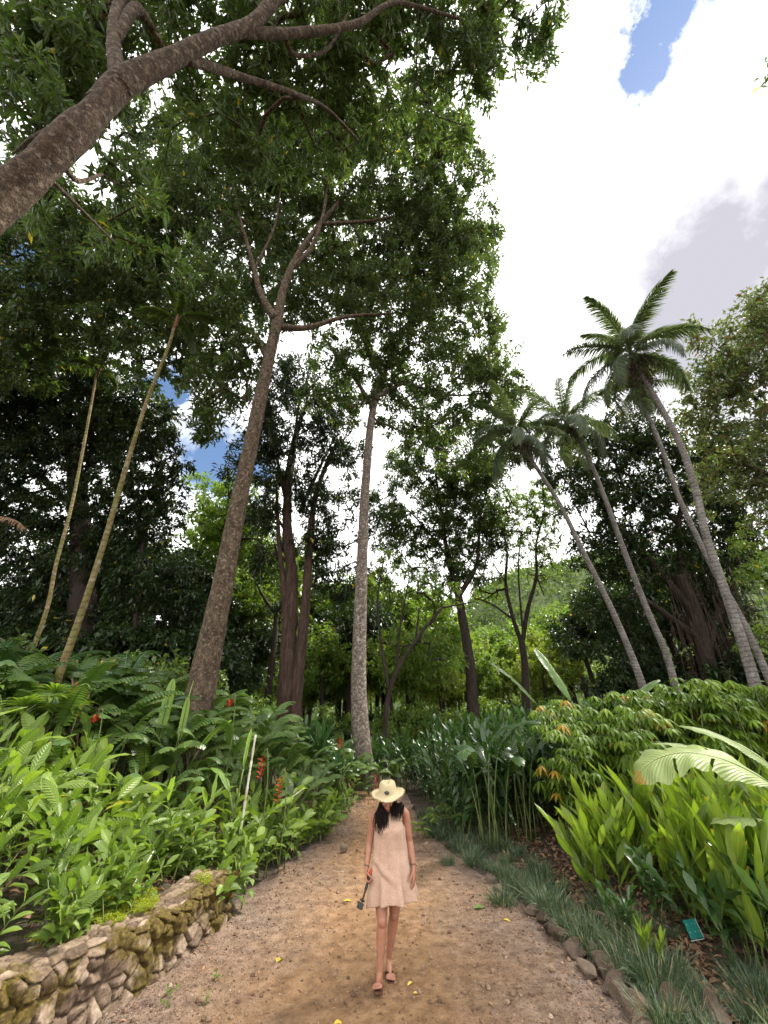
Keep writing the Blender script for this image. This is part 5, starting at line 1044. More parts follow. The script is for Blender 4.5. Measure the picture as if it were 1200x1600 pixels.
# pale cane + thin sticks
def cane(label, p0, p1, r, mat, name='cane'):
    mb = MB(); p0 = np.asarray(p0); p1 = np.asarray(p1); L = np.linalg.norm(p1 - p0); n = 9; pts = []; rr = []
    for i in range(n):
        t = i / (n - 1); q = p0 + (p1 - p0) * t; pts += [q, q + (p1 - p0) * .012]; rr += [r * 1.25, r * (1 - .3 * t)]
    tube(mb, np.array(pts) - p0, rr, 8); o = mb.obj(name, mat, loc=p0); tag(o, label, 'cane'); return o
M['cane'] = plainmat('pale_cane', (.30, .27, .16), (.5, .5, .42), 12, .5)
cane('pale straight cane standing at a slant in the left bed', at(378, 1280, 7.4) - V3(0, 0, .3), at(399, 1150, 7.4), .017, M['cane'])
cane('thin pale stick leaning low across the left bed near the path', at(432, 1263, 8.2), at(475, 1232, 8.4), .008, M['cane'], 'stick')
cane('thin dry stick leaning on the moss at the wall top', at(207, 1385, 5.2) , at(240, 1330, 5.4), .006, M['cane'], 'stick')
# red heliconia spikes seen in the left bed
def spike(px, py, Y, L, label):
    p = at(px, py, Y); fb = MB(); tube(fb, [V3(0, 0, L), V3(.02, 0, L * .5), V3(0, 0, 0)], [.008, .008, .006], 5, .03)
    for i in range(10):
        sg = 1 if i % 2 else -1; leaves(fb, V3(0, 0, L * (i + .3) / 10), V3(sg * .75, R(-.4, .4), .3), V3(0, 0, 1), .085, .05, 'oval', -.1, .8, .5)
    root = thing('heliconia_flower', label, 'flower', V3(p[0], Y, gzf(p[0], Y)), 0, 'red hanging heliconia flowers'); o = fb.obj('bracts', M['redflower'], root); o.location = (0, 0, float(p[2] - gzf(p[0], Y)))
    sb = MB(); h = float(p[2] - gzf(p[0], Y)) + L; tube(sb, [V3(.1, .1, 0), V3(.12, .08, h * .7), V3(.06, .03, h + .12), V3(0, 0, h)], [.012, .01, .008, .006], 5, .1); sb.obj('stalk', M['stem'], root)
spike(405, 1218, 7.5, .30, 'red flower spike directly right of the pale cane')
spike(433, 1255, 7.7, .34, 'largest red flower spike in the left bed near the path')
spike(110, 1100, 7.5, .35, 'red flower spike below the yellow palm trunk base')
#spike(28, 1062, 8.0, .28, 'red flower spike near the left edge of the picture')
spike(358, 1105, 8.6, .12, 'small dark red flower spike right of the brown trunk')
spike(587, 1235, 12.5, .35, 'red flower spike behind the straw hat')
spike(530, 1170, 10.5, .2, 'red flower spike below the dark rosette')
spike(146, 1130, 7.4, .1, 'tiny orange flower bud among the torn leaves at the left')
# dead leaf heap + fan leaves at the left edge
put('fan', gnd(15, 6.9) + V3(0, 0, 1.0), 1.0, 1.7, 'large fan-leaved plant', 'large fan-leaved plants', (0, 0))
put('fan', gnd(75, 7.4) + V3(0, 0, 1.0), 2.0, 1.6, 'large fan-leaved plant', 'large fan-leaved plants', (0, 0))
mb = MB(); c = at(85, 1120, 8.4); n = 260; az = R(0, 6.3, n)
leaves(mb, rng.normal(size=(n, 3)) * V3(.35, .2, .28), np.stack([np.cos(az) * .5, np.sin(az) * .4, -np.ones(n)], -1), unit(n), R(.3, .6, n), R(.02, .05, n), 'lance', .1, .5, R(.3, .95, n))
tag(mb.obj('dead_leaf_skirt', M['deadleaf'], loc=c), 'bundle of dry brown hanging leaves at the foot of the yellow palm', 'dead leaves')
# rusty drooping frond at the far left
mb = MB(); c = at(-6, 815, 9.5); P, T = arch(V3(-.5, 0, .1), 0, .2, -.8, 1.5, 14); tube(mb, P, np.linspace(.015, .004, 14), 5, a=(.5, .5, .2)); s = np.linspace(.05, .98, 60); tt = np.linspace(0, 1, 14)
B = np.stack([np.interp(s, tt, P[:, i]) for i in range(3)], -1)
for sg in (-1, 1): leaves(mb, B, nz(np.stack([.5 + 0 * s, sg * .6 + 0 * s, -.6 + 0 * s], -1) + rng.normal(size=(60, 3)) * .2), V3(0, 0, 1), R(.15, .28, 60), .02, 'needle', .3, .3, R(.4, .95, 60))
tag(mb.obj('dead_frond', M['deadleaf'], loc=c), 'rust-coloured dead frond drooping in at the left edge', 'frond')
# teal plaque
pp = G(1090, 1478, .12); root = thing('plant_label', 'small blank-looking teal plaque on a stake in the mondo grass', 'plaque', V3(pp[0], pp[1], gzf(pp[0], pp[1])), .25)
mb = MB()
def boxm(mb, c, s, tilt=0.0, a=(.5, .5, .5)):
    v = np.array([[x, y, z] for x in (-.5, .5) for y in (-.5, .5) for z in (-.5, .5)]) * np.array(s); ct, st = math.cos(tilt), math.sin(tilt); v = v @ np.array([[1, 0, 0], [0, ct, st], [0, -st, ct]])
    mb.add(v + np.array(c), [[0, 1, 3, 2], [4, 6, 7, 5], [0, 4, 5, 1], [2, 3, 7, 6], [0, 2, 6, 4], [1, 5, 7, 3]], None, np.array(a, float))
boxm(mb, (0, 0, .15), (.155, .005, .135), -.35); mb.obj('plate', plainmat('teal_enamel', (.015, .17, .14), (.025, .22, .18), 6, .35), root, smooth=False)
mb = MB(); boxm(mb, (.0795, 0, .15), (.006, .008, .135), -.35); boxm(mb, (0, -.0245, .078), (.165, .008, .006), -.35); mb.obj('rim', plainmat('pale_rim', (.5, .52, .5), None, 5, .4), root, smooth=False)
mb = MB(); dots = [(x, z) for x in (-.055, .01, .05) for z in (.035, -.02)]
for x, z in dots: boxm(mb, (x, -.0032 + .0 - z * -.36, .15 + z * .93), (.006, .002, .006), -.35)
mb.obj('lettering', plainmat('white_paint', (.6, .62, .6), None, 5, .5), root, smooth=False)
mb = MB(); boxm(mb, (0, .012, .06), (.014, .01, .18)); mb.obj('stake', plainmat('stake_metal', (.05, .06, .06), (.1, .1, .1), 5, .4, metal=.6), root, smooth=False)
# ------------------------------------------------------------------ the woman
def skinmat():
    m, nt, out = newmat('skin'); pr = nd(nt, 'ShaderNodeBsdfPrincipled'); tc = nd(nt, 'ShaderNodeTexCoord'); n = nd(nt, 'ShaderNodeTexNoise', i_Scale=14.0, i_Detail=4); lk(nt, tc.outputs['Object'], n.inputs['Vector'])
    lk(nt, ramp(nt, n.outputs[0], [(.3, (.30, .13, .078)), (.7, (.40, .19, .12))]), pr.inputs['Base Color']); pr.inputs['Roughness'].default_value = .5; pr.inputs['Subsurface Weight'].default_value = .12; pr.inputs['Subsurface Radius'].default_value = (.02, .008, .004); lk(nt, pr.outputs[0], out.inputs[0]); return m
def dressmat():
    m, nt, out = newmat('dress_fabric'); pr = nd(nt, 'ShaderNodeBsdfPrincipled'); tc = nd(nt, 'ShaderNodeTexCoord')
    v = nd(nt, 'ShaderNodeTexVoronoi', i_Scale=170.0); lk(nt, tc.outputs['Object'], v.inputs['Vector']); n = nd(nt, 'ShaderNodeTexNoise', i_Scale=110.0, i_Detail=3); lk(nt, tc.outputs['Object'], n.inputs['Vector'])
    s = math_(nt, 'ADD', v.outputs['Distance'], math_(nt, 'MULTIPLY', n.outputs[0], .5)); lk(nt, ramp(nt, s, [(.42, (.62, .50, .42)), (.62, (.44, .285, .20))]), pr.inputs['Base Color']); pr.inputs['Roughness'].default_value = .8; pr.inputs['Sheen Weight'].default_value = .2; lk(nt, pr.outputs[0], out.inputs[0]); return m
def person():
    O = V3(.03, 5.1, 0); root = thing('person', 'woman in a straw hat and short beige sleeveless dress walking up the path', 'person', O)
    mb = MB(); S = lambda p, r, rot=None: uvsphere(mb, V3(*p), r, 20, 12, rot=rot); Cp = lambda a, b, r0, r1: capsule(mb, V3(*a), V3(*b), r0, r1)
    # joints in world coordinates (x to the picture's right, y away from the camera)
    hipL, hipR = (-.045, 5.16, .80), (.125, 5.16, .80)      # her right leg is on the picture's left
    kneeR, ankR = (-.018, 5.06, .43), (-.040, 5.03, .10)
    kneeL, ankL = (.100, 5.19, .44), (.045, 5.27, .095)
    # torso
    S((.04, 5.16, .84), (.155, .11, .13)); S((.045, 5.15, .97), (.125, .09, .12)); S((.055, 5.14, 1.10), (.142, .098, .13)); S((.06, 5.14, 1.20), (.145, .085, .085))
    S((-.002, 5.085, 1.10), (.052, .042, .052)); S((.120, 5.085, 1.10), (.052, .042, .052))
    Cp((.06, 5.145, 1.2), (.055, 5.11, 1.32), .052, .047)
    # shoulders
    Cp((.06, 5.14, 1.245), (-.095, 5.145, 1.235), .045, .048); Cp((.06, 5.14, 1.245), (.215, 5.145, 1.24), .045, .048)
    # arms: picture-left = her right (holds the stick)
    shR, elR, wrR = (-.108, 5.145, 1.228), (-.150, 5.15, .995), (-.175, 5.07, .805)
    shL, elL, wrL = (.230, 5.145, 1.232), (.268, 5.16, 1.0), (.300, 5.09, .812)
    for sh, el, wr in ((shR, elR, wrR), (shL, elL, wrL)):
        m_ = tuple(np.array(sh) * .6 + np.array(el) * .4)
        Cp(sh, m_, .044, .040); Cp(m_, el, .040, .033); f_ = tuple(np.array(el) * .65 + np.array(wr) * .35); Cp(el, f_, .034, .034); Cp(f_, wr, .034, .0215)
    # legs
    for hip, kn, an in ((hipL, kneeR, ankR), (hipR, kneeL, ankL)):
        h, k, a = map(np.array, (hip, kn, an)); Cp(h, h * .5 + k * .5, .088, .072); Cp(h * .5 + k * .5, k, .072, .050); S(k + V3(0, -.012, .0), (.045, .045, .05))
        c = k * .68 + a * .32 + V3(0, .014, 0); Cp(k + V3(0, .006, -.01), c, .047, .050); Cp(c, a * .75 + k * .25, .050, .032); Cp(a * .75 + k * .25, a, .032, .028)
    # feet (toes to the camera), her right foot lifted at the heel strike
    def foot(an, yaw, pitch, toez):
        a = np.array(an); fw = V3(math.sin(yaw), -math.cos(yaw), 0); sd = V3(math.cos(yaw), math.sin(yaw), 0)
        S(a + V3(0, .012, -.04), (.028, .034, .032)); Cp(a + V3(0, 0, -.01), a + fw * .07 + V3(0, 0, -.045 + pitch * .5), .028, .026)
        Cp(a + V3(0, .01, -.055), a + fw * .10 + V3(0, 0, -.058 + pitch), .024, .020); b = a + fw * .125 + V3(0, 0, -.062 + pitch)
        Cp(b - sd * .024 , b + sd * .026, .017, .019)
        for i, (o, l, r) in enumerate([(.030, .046, .0125), (.010, .044, .0095), (-.006, .038, .009), (-.020, .031, .0085), (-.033, .023, .008)]):
            sgn = 1 if yaw < 0 else -1
            Cp(b + sd * o * (-sgn) , b + sd * o * (-sgn) * 1.1 + fw * l + V3(0, 0, -.003 + pitch * .2), r, r * .9)
        return a, fw, sd, pitch
    fR = foot(ankR, -.12, .035, 0); fL = foot(ankL, .10, 0, 0)
    # head, bowed
    hc = V3(.042, 5.08, 1.388); tl = -.42; ct, st = math.cos(tl), math.sin(tl); Rh = np.array([[1, 0, 0], [0, ct, st], [0, -st, ct]])  # tips the face down
    def hp(x, y, z): return hc + Rh @ V3(x, y, z)
    S(hc, (.072, .090, .088), Rh); S(hp(0, -.025, -.055), (.052, .060, .058), Rh); S(hp(0, -.060, -.095), (.024, .022, .018), Rh)
    Cp(hp(0, -.088, .0), hp(0, -.104, -.034), .008, .012); S(hp(-.012, -.097, -.038), (.008, .008, .007)); S(hp(.012, -.097, -.038), (.008, .008, .007))
    for sg in (-1, 1): S(hp(sg * .073, .01, -.01), (.010, .018, .030), Rh); S(hp(sg * .036, -.066, -.028), (.024, .02, .02), Rh); S(hp(sg * .028, -.078, .022), (.024, .012, .010), Rh)
    S(hp(0, -.086, -.062), (.022, .010, .007), Rh); S(hp(0, -.082, -.074), (.018, .010, .006), Rh)
    # hands
    def hand(wr, d, s, nrm, curl, thumb):
        wr = np.array(wr); d = nz(V3(*d)); s = nz(V3(*s) - d * np.dot(V3(*s), d)); n = np.cross(d, s); n = n * np.sign(np.dot(n, V3(*nrm)))
        for o in (-.024, -.008, .008, .024): Cp(wr + d * .012 + s * o * .6, wr + d * .070 + s * o, .0135, .0120)
        tips = []
        for i, (o, l) in enumerate([(.029, .034), (.010, .039), (-.010, .036), (-.028, .028)]):
            p = wr + d * .078 + s * o; a = curl[0]
            for j in range(3):
                dd = d * math.cos(a) + n * math.sin(a) + s * o * 1.2; q = p + dd * l * (1, .72, .55)[j]; Cp(p, q, (.0085, .0078, .007)[j], (.0078, .007, .006)[j]); p = q; a += curl[1 + j if j < 2 else 2]
        p = wr + d * .022 + s * .024; for_ = [(.036, .7), (.032, .25), (.024, 0)]
        for l, k in for_: q = p + nz(d * (1 - .3 * k) + s * k * thumb[0] + n * thumb[1]) * l; Cp(p, q, .0105, .0085); p = q
        return wr + d * .065 + n * .025, s
    hand(wrL, (.02, -.25, -1), (-.35, -1, .2), (-1, .1, -.1), (.15, .3, .35), (.8, .35))
    gp, _ = hand(wrR, (.05, -.35, -1), (-.25, -1, .35), (1, -.2, 0), (.9, 1.1, 1.0), (.4, 1.0))
    me0 = mb.mesh('body_raw'); o0 = bpy.data.objects.new('tmp', me0); C.objects.link(o0)
    rm = o0.modifiers.new('r', 'REMESH'); rm.mode = 'VOXEL'; rm.voxel_size = .0042; rm.use_smooth_shade = True
    smd = o0.modifiers.new('s', 'SMOOTH'); smd.factor = .5; smd.iterations = 5
    dg = bpy.context.evaluated_depsgraph_get(); dg.update(); me = bpy.data.meshes.new_from_object(o0.evaluated_get(dg)); me.name = 'body'
    bpy.data.objects.remove(o0); co = np.zeros(len(me.vertices) * 3); me.vertices.foreach_get('co', co); co = co.reshape(-1, 3) - O; me.vertices.foreach_set('co', co.ravel().astype(np.float32)); me.materials.clear(); me.materials.append(skinmat()); me.update()
    body = bpy.data.objects.new('body', me); C.objects.link(body); body.parent = root
    # lips and eyes
    lb = MB(); uvsphere(lb, hp(0, -.093, -.064) - O, (.019, .006, .0045), 14, 8, rot=Rh); uvsphere(lb, hp(0, -.091, -.073) - O, (.015, .006, .005), 14, 8, rot=Rh); lb.obj('lips', plainmat('lips', (.30, .07, .06), None, 9, .4), root)
    for sg in (-1, 1):
        eb = MB(); uvsphere(eb, hp(sg * .028, -.083, .008) - O, (.013, .008, .006), 12, 8, rot=Rh); eb.obj('eye', plainmat('eye', (.05, .035, .03), None, 9, .2), root)
    # dress
    n = 96; th = np.linspace(0, 2 * math.pi, n, endpoint=False); rows = 60; tv = np.linspace(0, 1, rows); X = np.zeros((rows, n, 3))
    zs = 1.215 + (.555 - 1.215) * tv
    hw = np.interp(tv, [0, .06, .14, .25, .4, .6, .8, 1], [.136, .146, .158, .162, .166, .188, .212, .232]); dp = np.interp(tv, [0, .06, .14, .2, .4, .6, 1], [.086, .108, .128, .130, .120, .128, .165])
    cx = np.interp(tv, [0, .3, .7, 1], [.06, .058, .066, .085]); cy = np.interp(tv, [0, .3, 1], [5.135, 5.135, 5.13])
    for i in range(rows):
        amp = .85 * tv[i] ** 1.2
        fold = amp * (.022 * np.sin(th * 5 + 1.0 + 1.6 * tv[i]) + .016 * np.sin(th * 9 + 2.2 - 2 * tv[i]) + .010 * np.sin(th * 15 + .6)) 
        cr = .022 * sm(tv[i] / .3) * (fbm(np.stack([np.cos(th) * 2.2 + tv[i] * 2, np.sin(th) * 2.2, 0 * th + tv[i] * 5], -1)) - .47) * 2
        # diagonal drape over her right hip (front, picture-left)
        dr = .016 * np.exp(-((tv[i] - .58 - .22 * np.cos(th + .6)) / .045) ** 2) * sm(-np.sin(th)) * sm(-np.cos(th) * .9 + .5) - .012 * np.exp(-((tv[i] - .66 - .22 * np.cos(th + .6)) / .04) ** 2) * sm(-np.sin(th)) * sm(-np.cos(th) + .5)
        rr = 1 + (fold + cr) / .16
        X[i, :, 0] = cx[i] + np.cos(th) * (hw[i] * rr + dr); X[i, :, 1] = cy[i] + np.sin(th) * (dp[i] * rr + dr)
        hem = (.012 * np.sin(th * 3 + .5) + .006 * np.sin(th * 7)) * tv[i] ** 4 + .022 * np.cos(th) * tv[i] ** 3
        # neckline: front rises to the collar, armholes scooped at the sides
        top = (1 - sm(tv[i] / .16)); X[i, :, 2] = zs[i] + hem - top * (.055 * np.abs(np.cos(th)) ** 2.5 - .028 * np.abs(np.sin(th)) ** 2)
    X[:, :, 1] -= (.012 * np.exp(-((tv - .17) / .07) ** 2))[:, None] * (np.sin(th) < 0) * (np.exp(-((np.cos(th) - .42) / .28) ** 2) + np.exp(-((np.cos(th) + .42) / .28) ** 2))
    i, j = np.meshgrid(np.arange(rows - 1), np.arange(n), indexing='ij'); q = np.stack([i * n + j, (i + 1) * n + j, (i + 1) * n + (j + 1) % n, i * n + (j + 1) % n], -1).reshape(-1, 4)
    db = MB(); db.add(X.reshape(-1, 3) - O, q)
    # shoulder straps as part of the dress cloth
    for sg in (-1, 1):
        cxs = .06 + sg * .085; pts = [V3(cxs, 5.055, 1.19), V3(cxs + sg * .006, 5.075, 1.245), V3(cxs + sg * .008, 5.13, 1.292), V3(cxs, 5.19, 1.26), V3(cxs, 5.215, 1.19)]
        P, _ = resample(pts, [1] * 5, .012); T = nz(np.gradient(P, axis=0)); m2 = len(P); w_ = np.interp(np.linspace(0, 1, m2), [0, .5, 1], [.042, .026, .042])
        v = np.concatenate([P - V3(1, 0, 0) * w_[:, None] + V3(0, 0, -.004), P + V3(0, 0, .0) , P + V3(1, 0, 0) * w_[:, None] + V3(0, 0, -.006)]); k = np.arange(m2 - 1)
        db.add(v - O, np.concatenate([np.stack([k, k + 1, m2 + k + 1, m2 + k], -1), np.stack([m2 + k, m2 + k + 1, 2 * m2 + k + 1, 2 * m2 + k], -1)]))
    dress = db.obj('dress', dressmat(), root); so = dress.modifiers.new('t', 'SOLIDIFY'); so.thickness = .003; so.offset = 1
    # hair
    hb = MB(); hr = np.random.default_rng(4)
    for k in range(760):
        az = hr.uniform(0, 2 * math.pi); sx = math.cos(az); sy = math.sin(az)
        if sy < -.62: continue
        p0 = hp(sx * .07, .012 + sy * .080, .035 + hr.uniform(-.02, .03)); sd = 1 if sx > 0 else -1; front = hr.random() < (.62 if sy < .3 else .3)
        L = hr.uniform(.07, .17) if sd > 0 else hr.uniform(.17, .29); 
        sx2 = sd * hr.uniform(.02, .14); wv = .024 * math.sin(k * .37) + hr.uniform(-.012, .012)
        if front: pts = [p0, hc + V3(sx * .088, sy * .06 - .01, -.05), V3(.055 + sx2 * .95, 5.05 + hr.uniform(-.01, .03), 1.27), V3(.055 + sx2 * 1.0 + wv, 5.012 + hr.uniform(-.008, .02), 1.40 - L + .03), V3(.055 + sx2 * hr.uniform(.7, 1.05), 5.005 + hr.uniform(-.012, .02), 1.36 - L)]
        else: pts = [p0, hc + V3(sx * .092, sy * .09 + .02, -.05), V3(.055 + sx * .11, 5.20, 1.28), V3(.055 + sx * .10 + hr.uniform(-.02, .02), 5.245, 1.12), V3(.055 + sx * .08 + hr.uniform(-.03, .03), 5.25, 1.0)]
        tube(hb, np.array(pts) - O, [.0045, .005, .0045, .003, .0008], 4, .04, cap=False)
    cb = uvsphere(hb, hp(0, .012, .012) - O, (.080, .094, .088), 20, 12, rot=Rh)
    hb.obj('hair', plainmat('dark_hair', (.006, .004, .003), (.016, .009, .006), 30, .5, spec=.15), root)
    # hat
    ha = V3(.042, 5.06, 1.43); tl2 = -.17; ct, st = math.cos(tl2), math.sin(tl2); Rt = np.array([[1, 0, 0], [0, ct, st], [0, -st, ct]]); rl = .07; Rr = np.array([[math.cos(rl), 0, -math.sin(rl)], [0, 1, 0], [math.sin(rl), 0, math.cos(rl)]]); Rt = Rr @ Rt
    hrt = MB(); n = 72; th = np.linspace(0, 2 * math.pi, n, endpoint=False); prof = [(.178, -.012), (.172, -.010), (.15, -.004), (.125, 0), (.112, .004), (.107, .010), (.105, .03), (.100, .055), (.095, .078), (.086, .096), (.068, .107), (.03, .105), (.0, .099)]
    rowsP = []
    for r, z in prof:
        rx, ry = (r * .90, r * 1.10) if r < .11 else (r * (.97), r * 1.03); x = np.cos(th) * rx; y = np.sin(th) * ry; zz = np.full(n, z)
        if r > .13: zz = zz - .018 * np.cos(th) ** 2 * (-1) - .012 * (np.sin(th) < 0) * np.sin(th) ** 2 * (r - .12) / .055 + .004 * np.sin(th * 5)
        if r < .105 and z > .05:
            k = (z - .05) / .05; x = x * (1 - .22 * np.clip(k, 0, 1) * np.exp(-((y + .055) / .035) ** 2)); zz = zz + .012 * k * (-y / .09 * .6) - .030 * np.clip(k, 0, 1.1) * np.exp(-(x / .020) ** 2) * (r < .08)
        rowsP.append(np.stack([x, y, zz], -1))
    Xh = np.array(rowsP); m = len(prof); i, j = np.meshgrid(np.arange(m - 1), np.arange(n), indexing='ij'); q = np.stack([i * n + j, i * n + (j + 1) % n, (i + 1) * n + (j + 1) % n, (i + 1) * n + j], -1).reshape(-1, 4)
    hrt.add((Xh.reshape(-1, 3) @ Rt.T) + ha - O, q)
    nf = 260; az = hr.uniform(0, 6.283, nf); bp = np.stack([np.cos(az) * .172, np.sin(az) * .183, -.012 + .018 * np.cos(az) ** 2 - .012 * (np.sin(az) < 0) * np.sin(az) ** 2], -1); dd = nz(np.stack([np.cos(az), np.sin(az), 0 * az - .15], -1) + hr.normal(size=(nf, 3)) * .35)
    leaves(hrt, bp @ Rt.T + ha - O, dd @ Rt.T, V3(0, 0, 1), hr.uniform(.006, .018, nf), .0035, 'needle', 0, 0, .5)
    m_, nt, out = newmat('straw'); pr = nd(nt, 'ShaderNodeBsdfPrincipled'); tc = nd(nt, 'ShaderNodeTexCoord'); w1 = nd(nt, 'ShaderNodeTexWave', i_Scale=60.0, i_Distortion=1.0); w2 = nd(nt, 'ShaderNodeTexWave', i_Scale=60.0, i_Distortion=1.0); w2.bands_direction = 'Z'
    for w in (w1, w2): lk(nt, tc.outputs['Object'], w.inputs['Vector'])
    wv = math_(nt, 'MULTIPLY', w1.outputs['Fac'], w2.outputs['Fac']); lk(nt, ramp(nt, wv, [(0, (.40, .32, .17)), (.6, (.66, .57, .37))]), pr.inputs['Base Color']); b = nd(nt, 'ShaderNodeBump'); b.inputs['Strength'].default_value = .5; b.inputs['Distance'].default_value = .002; lk(nt, wv, b.inputs['Height']); lk(nt, b.outputs[0], pr.inputs['Normal']); pr.inputs['Roughness'].default_value = .7; lk(nt, pr.outputs[0], out.inputs[0])
    hat = hrt.obj('straw_hat', m_, root); so = hat.modifiers.new('t', 'SOLIDIFY'); so.thickness = .002
    def patch(name, rx, rz, off, mat, ring=None):
        pbm = MB(); k = 28; a = np.linspace(0, 6.283, k, endpoint=False)
        def pt(x, z, o): 
            yy = -math.sqrt(max(0, 1 - (x / .094) ** 2)) * (.1175 + .006 * (.05 - z) / .05) - o; return V3(x, yy, z)
        outer = [pt(-.012 + rx * math.cos(t), .036 + rz * math.sin(t), off) for t in a]
        if ring: inner = [pt(-.012 + rx * ring * math.cos(t), .036 + rz * ring * math.sin(t), off) for t in a]; v = np.array(outer + inner); q = [[i, (i + 1) % k, k + (i + 1) % k, k + i] for i in range(k)]; pbm.add((v @ Rt.T) + ha - O, q)
        else: v = np.array(outer + [pt(-.012, .036, off)]); pbm.add((v @ Rt.T) + ha - O, None, [[i, (i + 1) % k, k] for i in range(k)])
        o = pbm.obj(name, mat, hat); s_ = o.modifiers.new('t', 'SOLIDIFY'); s_.thickness = .0012; s_.offset = 0
    patch('badge', .024, .0145, .0045, plainmat('badge_black', (.03, .035, .04), (.10, .11, .11), 90, .5)); patch('badge_rim', .026, .016, .0062, plainmat('badge_rim', (.02, .02, .02), None, 5, .5), .86)
    # bracelets
    for wr, el in ((wrR, elR), (wrL, elL)):
        w_ = np.array(wr); d = nz(w_ - np.array(el)); c = w_ - d * .022; u = nz(np.cross(d, V3(0, 1, 0))); v = np.cross(d, u); a = np.linspace(0, 6.283, 25)
        bb = MB(); tube(bb, c - O + (u[None] * np.cos(a)[:, None] + v[None] * np.sin(a)[:, None] + d[None] * .12 * np.cos(a)[:, None]) * .0265, .0028, 6); bb.obj('bracelet', M['blackplastic'], root)
    # sandals
    sm_ = plainmat('sandal_foam', (.10, .04, .03), (.16, .07, .05), 20, .6); st_ = plainmat('sandal_strap', (.05, .02, .018), None, 20, .5)
    for a, fw, sd, pitch in (fR, fL):
        sb = MB(); k = 30; t = np.linspace(0, 6.283, k, endpoint=False); l = np.sin(t) * .118; w = np.cos(t) * (.036 + .008 * np.sin(t)); 
        ctr = a + fw * .062
        zb = a[2] - .098 + (np.clip((l + .02) / .14, 0, 1)) * pitch * 1.25; top = np.stack([ctr[0] + fw[0] * l + sd[0] * w, ctr[1] + fw[1] * l + sd[1] * w, zb + .016], -1); bot = top - V3(0, 0, .016)
        v = np.vstack([top, bot, top.mean(0), bot.mean(0)]); q = [[i, (i + 1) % k, k + (i + 1) % k, k + i] for i in range(k)]; tr_ = [[2 * k, (i + 1) % k, i] for i in range(k)] + [[2 * k + 1, k + i, k + (i + 1) % k] for i in range(k)]
        sb.add(v - O, q, tr_); so_ = sb.obj('sandal', sm_, root, smooth=False)
        zt = a[2] - .098 + .016; y0 = a + fw * .145 + V3(0, 0, -a[2] + zt + pitch * .95); tb = MB()
        for s_ in (-1, 1): tube(tb, np.array([y0 + V3(0, 0, .006), y0 - fw * .02 + V3(0, 0, .030), a + fw * .08 + sd * s_ * .030 + V3(0, 0, -a[2] + zt + .034 + pitch * .5), a + fw * .04 + sd * s_ * .037 + V3(0, 0, -a[2] + zt + .003 + pitch * .2)]) - O, [.004, .0045, .005, .004], 6, .01)
        tb.obj('strap', st_, so_)
    # camera stick held in her right hand
    g = gp; a = nz(V3(-.32, -.28, -.82)); st = thing('camera_stick', 'black folding camera stick held downwards in the right hand of the woman', 'camera stick', g)
    def seg(name, t0, t1, r0, r1, mat, n=12):
        b_ = MB(); capsule(b_, a * t0, a * t1, r0, r1, n); b_.obj(name, mat, st)
    seg('handle', -.055, .085, .0135, .0135, M['blackplastic']); seg('shaft', .08, .165, .0095, .0085, M['blackplastic'], 10); seg('grip_ring', -.055, -.03, .0150, .0150, plainmat('red_grip', (.45, .04, .02), None, 8, .4))
    jb = MB(); u = nz(np.cross(a, V3(0, 1, 0))); uvsphere(jb, a * .168, .0155, 12, 8); capsule(jb, a * .168 - u * .018, a * .168 + u * .018, .008, .008, 8); jb.obj('joint', M['blackplastic'], st)
    cbm = MB(); w = np.cross(a, u); Bx = np.array([u, w, a]); v = np.array([[x, y, z] for x in (-.5, .5) for y in (-.5, .5) for z in (-.5, .5)]) * V3(.058, .034, .048)
    cbm.add(v @ Bx + a * .208 - u * .006, [[0, 1, 3, 2], [4, 6, 7, 5], [0, 4, 5, 1], [2, 3, 7, 6], [0, 2, 6, 4], [1, 5, 7, 3]]); co_ = cbm.obj('camera', M['blackplastic'], st, smooth=False); bv = co_.modifiers.new('b', 'BEVEL'); bv.width = .004; bv.segments = 3
    ln = MB(); capsule(ln, a * .205 - w * .013, a * .205 - w * .022, .010, .009, 16); ln.obj('lens', plainmat('lens_glass', (.01, .01, .015), None, 5, .1), co_)
M['blackplastic'] = plainmat('black_plastic', (.012, .012, .013), (.02, .02, .02), 20, .4)
person()
# ------------------------------------------------------------------ light, sky, camera
SUNPX = (1100, 230)
sd = nz(W(SUNPX[0], SUNPX[1], 10) - V3(0, 0, H)); elev = math.asin(sd[2]); azim = math.atan2(sd[0], sd[1])
sun = bpy.data.lights.new('sun', 'SUN'); sun.energy = 2.8; sun.angle = math.radians(9); sun.color = (1, .94, .85)
so = bpy.data.objects.new('sun', sun); C.objects.link(so); so.rotation_euler = Vector([float(c) for c in sd]).to_track_quat('Z', 'Y').to_euler()
world = bpy.data.worlds.new('World'); bpy.context.scene.world = world; world.use_nodes = True; nt = world.node_tree; nt.nodes.clear()
out = nt.nodes.new('ShaderNodeOutputWorld'); sky = nd(nt, 'ShaderNodeTexSky'); sky.sky_type = 'NISHITA'; sky.sun_disc = False; sky.sun_elevation = elev; sky.sun_rotation = azim; sky.ozone_density = 2.0; sky.dust_density = .1
tc = nd(nt, 'ShaderNodeTexCoord'); dirv = tc.outputs['Generated']
def wn(s, d=6, r=.6, off=0):
    mp = nd(nt, 'ShaderNodeMapping'); mp.inputs['Location'].default_value = (off, off * .7, off * .3); lk(nt, dirv, mp.inputs[0]); n = nd(nt, 'ShaderNodeTexNoise', i_Scale=s, i_Detail=d, i_Roughness=r); lk(nt, mp.outputs[0], n.inputs['Vector']); return n.outputs[0]
def dotp(px, py):
    v = nz(W(px, py, 10) - V3(0, 0, H)); n = nd(nt, 'ShaderNodeVectorMath', operation='DOT_PRODUCT'); lk(nt, dirv, n.inputs[0]); n.inputs[1].default_value = [float(c) for c in v]; return n.outputs['Value']
